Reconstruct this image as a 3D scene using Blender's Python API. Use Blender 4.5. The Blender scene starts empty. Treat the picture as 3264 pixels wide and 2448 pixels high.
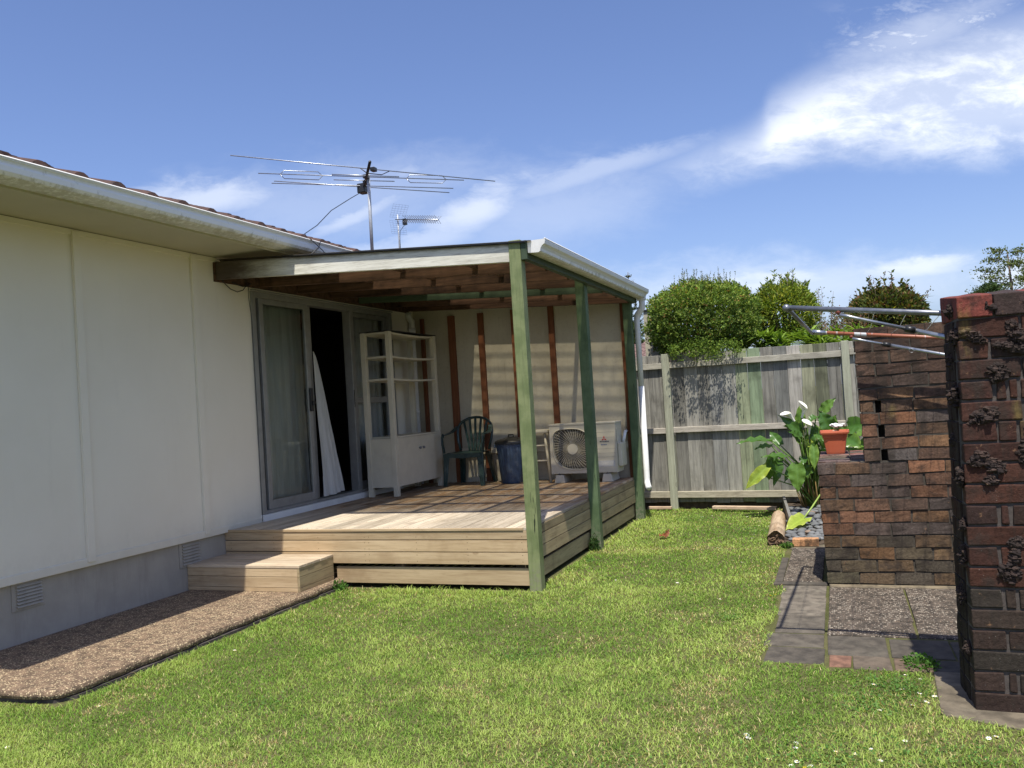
import bpy, math, random
import numpy as np
from mathutils import Vector, Matrix

SC = bpy.context.scene
COL = SC.collection
random.seed(7)
RNG = np.random.default_rng(7)

# ------------------------------------------------------------------ camera
CAM = Vector((5.121, 0.0, 1.45))
YAW, PITCH, ROLL = 0.36121, 0.022928, -0.061973
def cam_axes():
    cy, sy, cp, sp = math.cos(YAW), math.sin(YAW), math.cos(PITCH), math.sin(PITCH)
    f = Vector((-sy * cp, cy * cp, sp)); r = Vector((cy, sy, 0)); u = r.cross(f)
    c, s = math.cos(ROLL), math.sin(ROLL)
    return c * r + s * u, -s * r + c * u, f
_r, _u, _f = cam_axes()
cd = bpy.data.cameras.new('camera'); co = bpy.data.objects.new('camera', cd); COL.objects.link(co)
cd.sensor_width = 36.0; cd.lens = 2737.09 / 3264 * 36.0; cd.clip_start = 0.05; cd.clip_end = 3000
M4 = Matrix((( _r.x, _u.x, -_f.x, CAM.x), (_r.y, _u.y, -_f.y, CAM.y), (_r.z, _u.z, -_f.z, CAM.z), (0, 0, 0, 1)))
co.matrix_world = M4
SC.camera = co

# ------------------------------------------------------------------ light
SUN = Vector((0.115, -0.43, 1.0)).normalized()          # towards the sun
sd = bpy.data.lights.new('sun', 'SUN'); so = bpy.data.objects.new('sun', sd); COL.objects.link(so)
sd.energy = 5.0; sd.angle = math.radians(0.53); sd.color = (1.0, 0.955, 0.87)
so.rotation_euler = SUN.to_track_quat('Z', 'Y').to_euler()
so.location = (0, 0, 20)
ELEV = math.asin(SUN.z); AZ = math.atan2(SUN.x, SUN.y)   # clockwise from +Y

SC.view_settings.view_transform = 'Standard'; SC.view_settings.look = 'None'
SC.view_settings.gamma = 1; SC.view_settings.exposure = 0.32
SC.cycles.max_bounces = 8; SC.cycles.transparent_max_bounces = 16; SC.cycles.diffuse_bounces = 4
SC.cycles.sample_clamp_indirect = 6

# ------------------------------------------------------------------ node helper
class G:
    def __init__(s, nt):
        s.nt = nt; s.N = nt.nodes; s.L = nt.links
    def inp(s, node, key, v):
        if v is None: return
        k = node.inputs[key]
        if isinstance(v, bpy.types.NodeSocket): s.L.new(v, k)
        else: k.default_value = v
    def math(s, op, a, b=None, c=None, clamp=False):
        n = s.N.new('ShaderNodeMath'); n.operation = op; n.use_clamp = clamp
        s.inp(n, 0, a); s.inp(n, 1, b); s.inp(n, 2, c); return n.outputs[0]
    def add(s, a, b): return s.math('ADD', a, b)
    def mul(s, a, b): return s.math('MULTIPLY', a, b)
    def sub(s, a, b): return s.math('SUBTRACT', a, b)
    def vmath(s, op, a, b=None):
        n = s.N.new('ShaderNodeVectorMath'); n.operation = op
        s.inp(n, 0, a); s.inp(n, 1, b); return n
    def ss(s, v, a, b, o0=0.0, o1=1.0):
        n = s.N.new('ShaderNodeMapRange'); n.interpolation_type = 'SMOOTHSTEP'
        s.inp(n, 0, v); s.inp(n, 1, a); s.inp(n, 2, b); s.inp(n, 3, o0); s.inp(n, 4, o1); return n.outputs[0]
    def mix(s, f, a, b, mode='MIX'):
        n = s.N.new('ShaderNodeMix'); n.data_type = 'RGBA'; n.blend_type = mode
        s.inp(n, 0, f)
        for k, v in ((6, a), (7, b)):
            if isinstance(v, tuple) and len(v) == 3: v = (*v, 1)
            s.inp(n, k, v)
        return n.outputs[2]
    def noise(s, vec, scale, detail=4, rough=0.55, dist=0.0):
        n = s.N.new('ShaderNodeTexNoise'); s.inp(n, 'Vector', vec); s.inp(n, 'Scale', scale)
        s.inp(n, 'Detail', detail); s.inp(n, 'Roughness', rough); s.inp(n, 'Distortion', dist); return n.outputs[0]
    def voro(s, vec, scale, feature='F1', rnd=1.0):
        n = s.N.new('ShaderNodeTexVoronoi'); n.feature = feature; s.inp(n, 'Vector', vec); s.inp(n, 'Scale', scale)
        s.inp(n, 'Randomness', rnd); return n
    def objco(s): 
        return s.N.new('ShaderNodeTexCoord').outputs['Object']
    def attr(s, name, out='Color'):
        n = s.N.new('ShaderNodeAttribute'); n.attribute_name = name; return n.outputs[out]
    def scale(s, v, xyz):
        return s.vmath('MULTIPLY', v, tuple(xyz)).outputs[0]
    def bump(s, h, strength=0.3, dist=0.005):
        n = s.N.new('ShaderNodeBump'); s.inp(n, 'Height', h); s.inp(n, 'Strength', strength); s.inp(n, 'Distance', dist); return n.outputs[0]
    def bsdf(s, col, rough=0.6, normal=None, metal=0.0, spec=0.5, **kw):
        n = s.N.new('ShaderNodeBsdfPrincipled')
        if isinstance(col, tuple) and len(col) == 3: col = (*col, 1)
        s.inp(n, 'Base Color', col); s.inp(n, 'Roughness', rough); s.inp(n, 'Metallic', metal)
        s.inp(n, 'Specular IOR Level', spec)
        if normal is not None: s.inp(n, 'Normal', normal)
        for k, v in kw.items(): s.inp(n, k, v)
        return n.outputs[0]
    def out(s, sh):
        o = s.N.new('ShaderNodeOutputMaterial'); s.L.new(sh, o.inputs[0])

def newmat(name):
    m = bpy.data.materials.new(name); m.use_nodes = True; m.node_tree.nodes.clear()
    return m, G(m.node_tree)

# ------------------------------------------------------------------ world: sky with high cloud
W = bpy.data.worlds.new('World'); SC.world = W; W.use_nodes = True
W.node_tree.nodes.clear(); g = G(W.node_tree)
sky = g.N.new('ShaderNodeTexSky'); sky.sky_type = 'NISHITA'; sky.sun_disc = False
sky.sun_elevation = ELEV; sky.sun_rotation = AZ; sky.altitude = 20; sky.air_density = 1.0; sky.dust_density = 1.3; sky.ozone_density = 3.0
gen = g.N.new('ShaderNodeTexCoord').outputs['Generated']
F0 = (-math.sin(YAW), math.cos(YAW), 0); R0 = (math.cos(YAW), math.sin(YAW), 0)   # a fixed compass bearing
df = g.math('MAXIMUM', g.vmath('DOT_PRODUCT', gen, F0).outputs['Value'], 0.05)
da = g.vmath('DOT_PRODUCT', gen, R0).outputs['Value']
dz = g.N.new('ShaderNodeSeparateXYZ'); g.L.new(gen, dz.inputs[0]); dz = dz.outputs[2]
a = g.math('DIVIDE', da, df); b = g.math('DIVIDE', dz, df)
cmb = g.N.new('ShaderNodeCombineXYZ'); g.L.new(a, cmb.inputs[0]); g.L.new(b, cmb.inputs[1]); ab = cmb.outputs[0]
def wn(sx, sy, sc, det=6, rough=0.6, off=0.0, dist=0.0):
    v = g.vmath('ADD', g.scale(ab, (sx, sy, 1)), (off, off * 1.7, off)).outputs[0]
    return g.sub(g.noise(v, sc, det, rough, dist), 0.5)
def curve(x, pts):
    n = g.N.new('ShaderNodeFloatCurve'); c = n.mapping.curves[0]
    lo, hi = pts[0][0], pts[-1][0]
    c.points[0].location = (0, pts[0][1]); c.points[1].location = (1, pts[-1][1])
    for px, py in pts[1:-1]: c.points.new((px - lo) / (hi - lo), py)
    n.mapping.update()
    g.L.new(g.ss_lin(x, lo, hi), n.inputs['Value']); return n.outputs[0]
def _lin(v, a_, b_):
    n = g.N.new('ShaderNodeMapRange'); g.inp(n, 0, v); g.inp(n, 1, a_); g.inp(n, 2, b_); return n.outputs[0]
g.ss_lin = _lin
n1 = wn(1, 1.6, 5, 8, 0.62, 3.1, 0.4); n2 = wn(1, 2.2, 16, 8, 0.65, 9.3, 0.3); n3 = wn(1, 1, 2.2, 3, 0.5, 5.5)
aw = g.add(a, g.mul(n1, 0.05)); bw = g.add(b, g.add(g.mul(n1, 0.045), g.mul(n2, 0.02)))
top = curve(aw, [(-0.15, .215), (0.01, .231), (.048, .236), (.175, .266), (.264, .295), (.308, .313), (.330, .345), (.354, .358), (.427, .385), (.51, .402), (.70, .430)])
bot = curve(aw, [(-0.15, .215), (0.01, .226), (.047, .224), (.173, .237), (.282, .247), (.348, .260), (.447, .262), (.527, .252), (.70, .245)])
mtop = g.ss(g.sub(top, bw), -0.022, 0.060); mbot = g.ss(g.sub(bw, bot), -0.020, 0.045)
m = g.mul(mtop, mbot)
fade = g.ss(a, -0.02, 0.36, 0.35, .92)
m = g.mul(g.mul(g.mul(m, 1.08), fade), g.ss(g.add(n1, g.mul(n2, 1.1)), -0.26, 0.20, 0.45, 1.0))
# feathery top right part
m2 = g.mul(g.mul(g.ss(a, .36, .5), g.ss(bw, .36, .39)), g.mul(g.ss(bw, .47, .40), g.ss(n2, -0.03, 0.18, 0.0, 0.7)))
def blob(ca, cb, ra, rb, ang, amt):
    ca_, sa_ = math.cos(ang), math.sin(ang)
    da_ = g.sub(aw, ca); db_ = g.sub(bw, cb)
    p = g.math('DIVIDE', g.add(g.mul(da_, ca_), g.mul(db_, sa_)), ra)
    q = g.math('DIVIDE', g.sub(g.mul(db_, ca_), g.mul(da_, sa_)), rb)
    d = g.math('SQRT', g.add(g.mul(p, p), g.mul(q, q)))
    return g.mul(g.ss(g.add(d, g.mul(n2, 0.9)), 1.05, 0.1), amt)
wis = None
for args in [(-.345, .262, .12, .030, 0.05, .50), (-.17, .232, .10, .014, .35, .40), (-.03, .228, .085, .035, .35, .58), (-.10, .195, .12, .020, .1, .35),
             (.30, .12, .14, .022, .05, .55), (.47, .125, .10, .020, 0.0, .65), (.62, .11, .12, .03, 0, .6), (-.11, .275, .03, .010, .3, .25),
             (.10, .262, .22, .020, .22, .30), (.12, .11, .25, .025, 0, .25), (-.20, .25, .30, .07, .05, .20), (.05, .225, .20, .07, .1, .22), (.30, .115, .40, .05, .0, .35), (.5, .40, .16, .04, .3, .35)]:
    bl = blob(*args); wis = bl if wis is None else g.math('MAXIMUM', wis, bl)
mask = g.math('MAXIMUM', g.math('MAXIMUM', m, m2), wis, clamp=True)
other = g.mul(g.ss(g.noise(g.scale(gen, (1, 1, 3)), 2.6, 6, 0.6), 0.52, 0.75), g.ss(g.vmath('DOT_PRODUCT', gen, F0).outputs['Value'], 0.55, 0.2, 0, 0.6))
mask = g.math('MAXIMUM', mask, other, clamp=True)
SKYS = 0.115
skyc = g.mix(1.0, sky.outputs[0], (SKYS * 0.97, SKYS * 0.97, SKYS * 1.18), 'MULTIPLY')
colr = g.mix(mask, skyc, (0.90, 0.94, 1.0))
bg = g.N.new('ShaderNodeBackground'); g.L.new(colr, bg.inputs[0]); bg.inputs[1].default_value = 1.0
wo = g.N.new('ShaderNodeOutputWorld'); g.L.new(bg.outputs[0], wo.inputs[0])

# ------------------------------------------------------------------ mesh builder
class MB:
    """collects shapes in world coordinates; build() links them as one mesh object"""
    def __init__(s): s.v = []; s.f = []; s.r = []; s.c = []; s.sm = []
    def raw(s, vs, fs, rnd=None, col=(1, 1, 1), smooth=False):
        o = len(s.v); rnd = random.random() if rnd is None else rnd
        s.v += [tuple(p) for p in vs]; s.r += [rnd] * len(vs); s.c += [col] * len(vs)
        s.f += [tuple(i + o for i in f) for f in fs]; s.sm += [smooth] * len(fs)
    def hexa(s, p, rnd=None, col=(1, 1, 1), jit=0.0):
        """p: 8 points, bottom 4 ccw then top 4 ccw"""
        if jit: p = [tuple(c + random.uniform(-jit, jit) for c in q) for q in p]
        s.raw(p, [(3, 2, 1, 0), (4, 5, 6, 7), (0, 1, 5, 4), (1, 2, 6, 5), (2, 3, 7, 6), (3, 0, 4, 7)], rnd, col)
    def box(s, x0, x1, y0, y1, z0, z1, rnd=None, col=(1, 1, 1), jit=0.0):
        s.hexa([(x0, y0, z0), (x1, y0, z0), (x1, y1, z0), (x0, y1, z0), (x0, y0, z1), (x1, y0, z1), (x1, y1, z1), (x0, y1, z1)], rnd, col, jit)
    def beam(s, a, b, w, h, up=(0, 0, 1), rnd=None, col=(1, 1, 1)):
        """rectangular bar from a to b, w across, h along up"""
        a, b = Vector(a), Vector(b); d = (b - a).normalized(); up = Vector(up)
        sd_ = d.cross(up).normalized(); u = sd_.cross(d).normalized()
        q = [(-1, -1), (1, -1), (1, 1), (-1, 1)]
        p = [a + sd_ * (i * w / 2) + u * (j * h / 2) for i, j in q] + [b + sd_ * (i * w / 2) + u * (j * h / 2) for i, j in q]
        s.hexa(p, rnd, col)
    def tube(s, path, r, n=8, cap=True, rnd=None, col=(1, 1, 1), smooth=True, flat=1.0):
        path = [Vector(p) for p in path]; rs = r if isinstance(r, (list, tuple)) else [r] * len(path)
        vs = []; fs = []; prev = None
        for i, p in enumerate(path):
            d = (path[min(i + 1, len(path) - 1)] - path[max(i - 1, 0)]).normalized()
            if prev is None:
                x = d.cross(Vector((0, 0, 1)))
                if x.length < 1e-3: x = d.cross(Vector((1, 0, 0)))
            else: x = prev - d * prev.dot(d)
            x.normalize(); prev = x; y = d.cross(x)
            for k in range(n):
                t = 2 * math.pi * k / n; vs.append(p + (x * math.cos(t) + y * math.sin(t) * flat) * rs[i])
        for i in range(len(path) - 1):
            for k in range(n):
                k2 = (k + 1) % n; fs.append((i * n + k, i * n + k2, (i + 1) * n + k2, (i + 1) * n + k))
        if cap: fs += [tuple(range(n - 1, -1, -1)), tuple(range((len(path) - 1) * n, len(path) * n))]
        s.raw(vs, fs, rnd, col, smooth)
    def lathe(s, c, prof, n=24, rnd=None, col=(1, 1, 1), fn=None):
        """prof: (radius, z) pairs round the vertical axis through c"""
        vs = []; fs = []
        for r_, z in prof:
            for k in range(n):
                t = 2 * math.pi * k / n; rr = r_ * (fn(t, z) if fn else 1)
                vs.append((c[0] + rr * math.cos(t), c[1] + rr * math.sin(t), c[2] + z))
        for i in range(len(prof) - 1):
            for k in range(n):
                k2 = (k + 1) % n; fs.append((i * n + k, i * n + k2, (i + 1) * n + k2, (i + 1) * n + k))
        s.raw(vs, fs, rnd, col, True)
    def prism(s, poly, axis, a, b, rnd=None, col=(1, 1, 1)):
        """poly in the two other axes, extruded along axis from a to b"""
        def P(q, t):
            return {'x': (t, q[0], q[1]), 'y': (q[0], t, q[1]), 'z': (q[0], q[1], t)}[axis]
        n = len(poly); vs = [P(q, a) for q in poly] + [P(q, b) for q in poly]
        fs = [tuple(range(n - 1, -1, -1)), tuple(range(n, 2 * n))] + [(i, (i + 1) % n, n + (i + 1) % n, n + i) for i in range(n)]
        s.raw(vs, fs, rnd, col)
    def grid(s, nu, nv, fn, rnd=None, col=(1, 1, 1), smooth=True, colfn=None):
        vs = [fn(i / nu, j / nv) for j in range(nv + 1) for i in range(nu + 1)]
        fs = [(j * (nu + 1) + i, j * (nu + 1) + i + 1, (j + 1) * (nu + 1) + i + 1, (j + 1) * (nu + 1) + i) for j in range(nv) for i in range(nu)]
        o = len(s.c); s.raw(vs, fs, rnd, col, smooth)
        if colfn:
            k = o
            for j in range(nv + 1):
                for i in range(nu + 1): s.c[k] = colfn(i / nu, j / nv); k += 1
    def sphere(s, c, r, n=10, m=7, sc=(1, 1, 1), rnd=None, col=(1, 1, 1), jit=0.0):
        vs = []; fs = []
        for j in range(1, m):
            ph = math.pi * j / m
            for i in range(n):
                t = 2 * math.pi * i / n; k = r * (1 + random.uniform(-jit, jit))
                vs.append((c[0] + k * sc[0] * math.sin(ph) * math.cos(t), c[1] + k * sc[1] * math.sin(ph) * math.sin(t), c[2] + k * sc[2] * math.cos(ph)))
        a_ = len(vs); vs.append((c[0], c[1], c[2] + r * sc[2])); vs.append((c[0], c[1], c[2] - r * sc[2]))
        for j in range(m - 2):
            for i in range(n):
                i2 = (i + 1) % n; fs.append((j * n + i, (j + 1) * n + i, (j + 1) * n + i2, j * n + i2))
        for i in range(n):
            i2 = (i + 1) % n; fs.append((a_, i, i2)); fs.append((a_ + 1, (m - 2) * n + i2, (m - 2) * n + i))
        s.raw(vs, fs, rnd, col, True)
    def mesh(s, name, mat, org):
        me = bpy.data.meshes.new(name); o = Vector(org)
        me.from_pydata([(p[0] - o.x, p[1] - o.y, p[2] - o.z) for p in s.v], [], s.f)
        me.materials.append(mat)
        at = me.attributes.new('rnd', 'FLOAT', 'POINT'); at.data.foreach_set('value', s.r)
        at = me.attributes.new('tint', 'FLOAT_COLOR', 'POINT')
        at.data.foreach_set('color', np.array([(*c, 1) for c in s.c], dtype=np.float32).ravel())
        me.polygons.foreach_set('use_smooth', s.sm); me.update(); return me
    def build(s, name, mat, parent=None, org=None, bevel=0.0, **tags):
        pw = WORLD[parent.name] if parent is not None else (0, 0, 0)
        if parent is not None and org is None: org = pw
        if org is None: org = base_of(s.v)
        me = s.mesh(name, mat, org); ob = bpy.data.objects.new(name, me); COL.objects.link(ob)
        if parent is not None: ob.parent = parent
        ob.location = Vector(org) - Vector(pw)
        WORLD[ob.name] = tuple(org)
        if bevel:
            bv = ob.modifiers.new('bevel', 'BEVEL'); bv.width = bevel; bv.segments = 2; bv.limit_method = 'ANGLE'; bv.angle_limit = math.radians(40)
        for k, v in tags.items(): ob[k] = v
        return ob
WORLD = {}
def base_of(v):
    a_ = np.array(v); return (float(a_[:, 0].mean()), float(a_[:, 1].mean()), float(a_[:, 2].min()))
def thing(name, label, cat, loc, group=None):
    o = bpy.data.objects.new(name, None); COL.objects.link(o); o.location = loc; o.empty_display_size = 0.1
    o['label'] = label; o['category'] = cat
    if group: o['group'] = group
    WORLD[o.name] = tuple(loc); return o
def np_obj(name, V, F, C, mat, org=(0, 0, 0), parent=None, smooth=False, **tags):
    """V (n,3) F (m,k) C (n,3) numpy -> one mesh object"""
    if parent is not None: org = WORLD[parent.name]
    me = bpy.data.meshes.new(name); V = np.asarray(V, np.float32) - np.array(org, np.float32)
    k = F.shape[1]
    me.vertices.add(len(V)); me.vertices.foreach_set('co', V.ravel())
    me.loops.add(F.size); me.loops.foreach_set('vertex_index', F.astype(np.int32).ravel())
    me.polygons.add(len(F)); me.polygons.foreach_set('loop_start', np.arange(0, F.size, k, dtype=np.int32))
    me.update(calc_edges=True); me.validate()
    at = me.attributes.new('tint', 'FLOAT_COLOR', 'POINT')
    at.data.foreach_set('color', np.concatenate([C, np.ones((len(C), 1))], 1).astype(np.float32).ravel())
    if smooth: me.polygons.foreach_set('use_smooth', [True] * len(me.polygons))
    me.materials.append(mat)
    ob = bpy.data.objects.new(name, me); COL.objects.link(ob)
    if parent is not None: ob.parent = parent
    else: ob.location = org
    WORLD[ob.name] = tuple(org)
    for kk, v in tags.items(): ob[kk] = v
    return ob
# ------------------------------------------------------------------ materials
def m_wood(name, ax, c1, c2, c3, grain=1.0, crack=0.35, var=0.25, stain=0.3, rough=0.75, knots=True, bump=0.35, tint=False, paint=False, mould_shade=False, back_brown=False):
    """timber with its grain along axis ax; c1..c3 pale, mid, dark"""
    m, g = newmat(name); co = g.objco(); rnd = g.attr('rnd', 'Fac')
    off = g.N.new('ShaderNodeCombineXYZ')
    for i in range(3): g.L.new(g.mul(rnd, (37.1, 91.7, 53.3)[i]), off.inputs[i])
    v0 = g.vmath('ADD', co, off.outputs[0]).outputs[0]
    k = {'x': (.06, 1, 1), 'y': (1, .06, 1), 'z': (1, 1, .06)}[ax]
    warp = g.vmath('SCALE', g.N.new('ShaderNodeTexNoise').outputs[1]); 
    nz = warp.inputs[0].links[0].from_node; g.inp(nz, 'Vector', g.scale(v0, tuple(x * 1.0 + .15 for x in k))); g.inp(nz, 'Scale', 6.0)
    warp.inputs['Scale'].default_value = 0.03
    v = g.vmath('ADD', v0, warp.outputs[0]).outputs[0]
    fine = g.noise(g.scale(v, k), 160 * grain, 4, 0.7)
    mid = g.noise(g.scale(v, k), 38 * grain, 4, 0.6)
    big = g.noise(v0, 3.0, 4, 0.6)
    c = g.mix(g.ss(mid, .35, .68), c1, c2)
    c = g.mix(g.mul(g.ss(fine, .45, .75), .55), c, c3)
    c = g.mix(g.ss(big, .50, .75, 0, stain), c, c3)
    h = g.add(g.mul(fine, .6), g.mul(mid, .5))
    if knots:
        kv = g.voro(g.scale(v0, tuple(.55 if x < 1 else 1.0 for x in k)), 3.3)
        d = kv.outputs['Distance']; ring = g.math('SINE', g.mul(d, 150.0))
        kn = g.ss(d, .085, .03); c = g.mix(g.mul(kn, g.ss(ring, -1, 1, .35, .9)), c, c3)
    if crack:
        cr = g.noise(g.scale(v, tuple(x * x if x < 1 else x * 1.6 for x in k)), 70 * grain, 3, 0.6)
        ck = g.mul(g.ss(cr, .66, .71), crack * 2.0); c = g.mix(g.math('MINIMUM', ck, .85), c, tuple(q * .22 for q in c3)); h = g.sub(h, ck)
    if back_brown:     # darker brown blotches mixed in, growing towards the back
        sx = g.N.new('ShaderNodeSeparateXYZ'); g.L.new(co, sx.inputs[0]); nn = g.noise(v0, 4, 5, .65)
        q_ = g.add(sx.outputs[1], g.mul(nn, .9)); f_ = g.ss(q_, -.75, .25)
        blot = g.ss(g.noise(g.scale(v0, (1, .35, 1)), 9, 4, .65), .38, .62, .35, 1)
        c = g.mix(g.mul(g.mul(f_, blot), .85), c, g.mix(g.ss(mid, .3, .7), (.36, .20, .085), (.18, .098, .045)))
    br = g.ss(rnd, 0, 1, 1 - var, 1 + var)
    vm = g.N.new('ShaderNodeVectorMath'); vm.operation = 'SCALE'; g.L.new(c, vm.inputs[0]); g.L.new(br, vm.inputs['Scale']); c = vm.outputs[0]
    if tint: c = g.mix(1.0, c, g.attr('tint'), 'MULTIPLY')
    if mould_shade:      # black mould on top edge; wall end mixes mould with painted eave shade
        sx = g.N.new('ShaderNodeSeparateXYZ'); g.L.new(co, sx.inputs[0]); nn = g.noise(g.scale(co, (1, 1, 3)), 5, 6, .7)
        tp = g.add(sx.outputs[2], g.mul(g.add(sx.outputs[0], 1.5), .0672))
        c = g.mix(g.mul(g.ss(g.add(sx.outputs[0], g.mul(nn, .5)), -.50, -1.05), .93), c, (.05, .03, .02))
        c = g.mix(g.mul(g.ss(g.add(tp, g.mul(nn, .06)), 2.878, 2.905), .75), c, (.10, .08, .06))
    g.out(g.bsdf(c, rough, g.bump(h, bump, 0.004), spec=0.25 if not paint else 0.4)); return m

def m_plain(name, c, rough=0.5, var=0.08, scale=8, dirt=None, dirtamt=0.0, bump=0.0, bscale=200, metal=0.0, tint=False, spec=0.5, streak=False):
    m, g = newmat(name); co = g.objco()
    n = g.noise(co, scale, 5, 0.6)
    col = g.mix(g.ss(n, .3, .7), tuple(q * (1 - var) for q in c), tuple(min(1, q * (1 + var)) for q in c))
    if dirt is not None:
        dv = g.scale(co, (3, 3, .35)) if streak else co
        d = g.noise(dv, scale * .6 if not streak else 3.0, 8, 0.7)
        col = g.mix(g.mul(g.ss(d, .48, .72), dirtamt), col, dirt)
    if tint: col = g.mix(1.0, col, g.attr('tint'), 'MULTIPLY')
    nb = g.bump(g.noise(co, bscale, 3, 0.6), bump, 0.002) if bump else None
    g.out(g.bsdf(col, g.ss(n, .2, .8, max(.02, rough - .06), rough + .06), nb, metal, spec)); return m

def m_paint_green(name, pale, mid, dark):
    """old green paint on rough-sawn timber, weathered, split and mildewed"""
    m, g = newmat(name); co = g.objco(); rnd = g.attr('rnd', 'Fac')
    v0 = g.vmath('ADD', co, (3.3, 1.7, 0.4)).outputs[0]; k = (1, 1, .05)
    a_ = g.noise(g.scale(v0, k), 90, 4, .65); b_ = g.noise(v0, 5, 5, .65); c_ = g.noise(g.scale(v0, (1, 1, .1)), 34, 3, .6)
    col = g.mix(g.ss(b_, .35, .66), mid, pale); col = g.mix(g.mul(g.ss(a_, .45, .8), .5), col, dark)
    cr = g.mul(g.ss(c_, .655, .70), g.ss(b_, .42, .6)); col = g.mix(g.mul(cr, .95), col, (.012, .02, .01))
    zz = g.N.new('ShaderNodeSeparateXYZ'); g.L.new(co, zz.inputs[0])
    low = g.mul(g.ss(zz.outputs[2], .30, .02), g.ss(g.noise(v0, 26, 4, .7), .42, .6)); col = g.mix(g.mul(low, .75), col, (.22, .20, .15))
    g.out(g.bsdf(col, .62, g.bump(g.sub(g.add(a_, g.mul(b_, .5)), g.mul(cr, 1.2)), .5, .004), spec=.35)); return m

def m_brick(name, rough=.9):
    m, g = newmat(name); co = g.objco(); t = g.attr('tint'); rnd = g.attr('rnd', 'Fac')
    n1 = g.noise(co, 9, 6, .65); n2 = g.noise(co, 70, 5, .7); n3 = g.noise(co, 2.3, 4, .6); n4 = g.noise(co, 320, 3, .6)
    c = g.mix(g.ss(n2, .35, .72, 0, .7), t, g.mix(1.0, t, (.35, .33, .33), 'MULTIPLY'))
    c = g.mix(g.ss(n1, .46, .66, 0, .72), c, (.035, .027, .022))
    dr = g.noise(g.scale(co, (1, 1, .12)), 7, 5, .65); c = g.mix(g.ss(dr, .50, .64, 0, .60), c, (.035, .028, .022))
    c = g.mix(g.ss(g.noise(g.scale(co, (1, 1, .35)), 4.3, 5, .6), .62, .72, 0, .45), c, (.26, .20, .06))
    c = g.mix(g.ss(g.noise(co, 23, 5, .7), .62, .74, 0, .6), c, (.30, .17, .09))
    c = g.mix(g.ss(g.noise(co, 130, 4, .6), .68, .74, 0, .55), c, (.36, .34, .30))
    h = g.add(g.mul(n2, .8), g.add(g.mul(n4, .3), n1))
    g.out(g.bsdf(c, rough, g.bump(h, .7, .006), spec=.2)); return m

def m_leaf(name, trans=0.35, rough=0.45, spec=0.4):
    m, g = newmat(name); t = g.attr('tint')
    n = g.noise(g.objco(), 60, 3, .6); c = g.mix(g.ss(n, .3, .7, 0, .35), t, g.mix(1.0, t, (.6, .65, .5), 'MULTIPLY'))
    p = g.bsdf(c, rough, spec=spec)
    tr = g.N.new('ShaderNodeBsdfTranslucent'); g.L.new(g.mix(1.0, c, (1.25, 1.3, .55), 'MULTIPLY'), tr.inputs[0])
    mx = g.N.new('ShaderNodeMixShader'); mx.inputs[0].default_value = trans
    g.L.new(p, mx.inputs[1]); g.L.new(tr.outputs[0], mx.inputs[2]); g.out(mx.outputs[0]); return m

def m_aggregate(name, base, dark, speck, sc=90, amt=.5):
    """exposed-aggregate concrete: dark matrix with cream and brown chips"""
    m, g = newmat(name); co = g.objco()
    v1 = g.voro(co, sc); v2 = g.voro(co, sc * 1.9)
    cl = g.N.new('ShaderNodeSeparateColor'); g.L.new(v1.outputs['Color'], cl.inputs[0]); r1 = cl.outputs[0]
    c2_ = g.N.new('ShaderNodeSeparateColor'); g.L.new(v2.outputs['Color'], c2_.inputs[0]); r2 = c2_.outputs[1]
    big = g.noise(co, 3.2, 5, .65); med = g.noise(co, 14, 4, .6)
    c = g.mix(g.ss(med, .35, .65), base, dark)
    th = g.ss(big, .35, .65, .74 + .22 * (1 - amt), .62)
    thr = g.math('SUBTRACT', r1, th); f1 = g.ss(thr, 0, .04)
    f1 = g.mul(f1, g.ss(v1.outputs['Distance'], .65, .35)); c = g.mix(g.mul(f1, .9), c, speck)
    f2 = g.mul(g.ss(r2, .86, .9), g.ss(v2.outputs['Distance'], .6, .3)); c = g.mix(g.mul(f2, .6), c, (.42, .30, .21))
    c = g.mix(g.ss(big, .55, .75, 0, .45), c, dark)
    h = g.add(g.mul(g.ss(v1.outputs['Distance'], 0, .7, 1, 0), .7), med)
    g.out(g.bsdf(c, .85, g.bump(h, .8, .004), spec=.25)); return m

def m_glass(name, tint=(.95, .97, .95)):
    m, g = newmat(name)
    gl = g.N.new('ShaderNodeBsdfGlossy'); gl.inputs['Roughness'].default_value = .015; gl.inputs[0].default_value = (.9, .95, .93, 1)
    tr = g.N.new('ShaderNodeBsdfTransparent'); tr.inputs[0].default_value = (*tint, 1)
    fr = g.N.new('ShaderNodeFresnel'); fr.inputs[0].default_value = 1.5
    mx = g.N.new('ShaderNodeMixShader'); g.L.new(g.math('MULTIPLY', fr.outputs[0], 1.15, clamp=True), mx.inputs[0])
    g.L.new(tr.outputs[0], mx.inputs[1]); g.L.new(gl.outputs[0], mx.inputs[2]); g.out(mx.outputs[0]); return m

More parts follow.
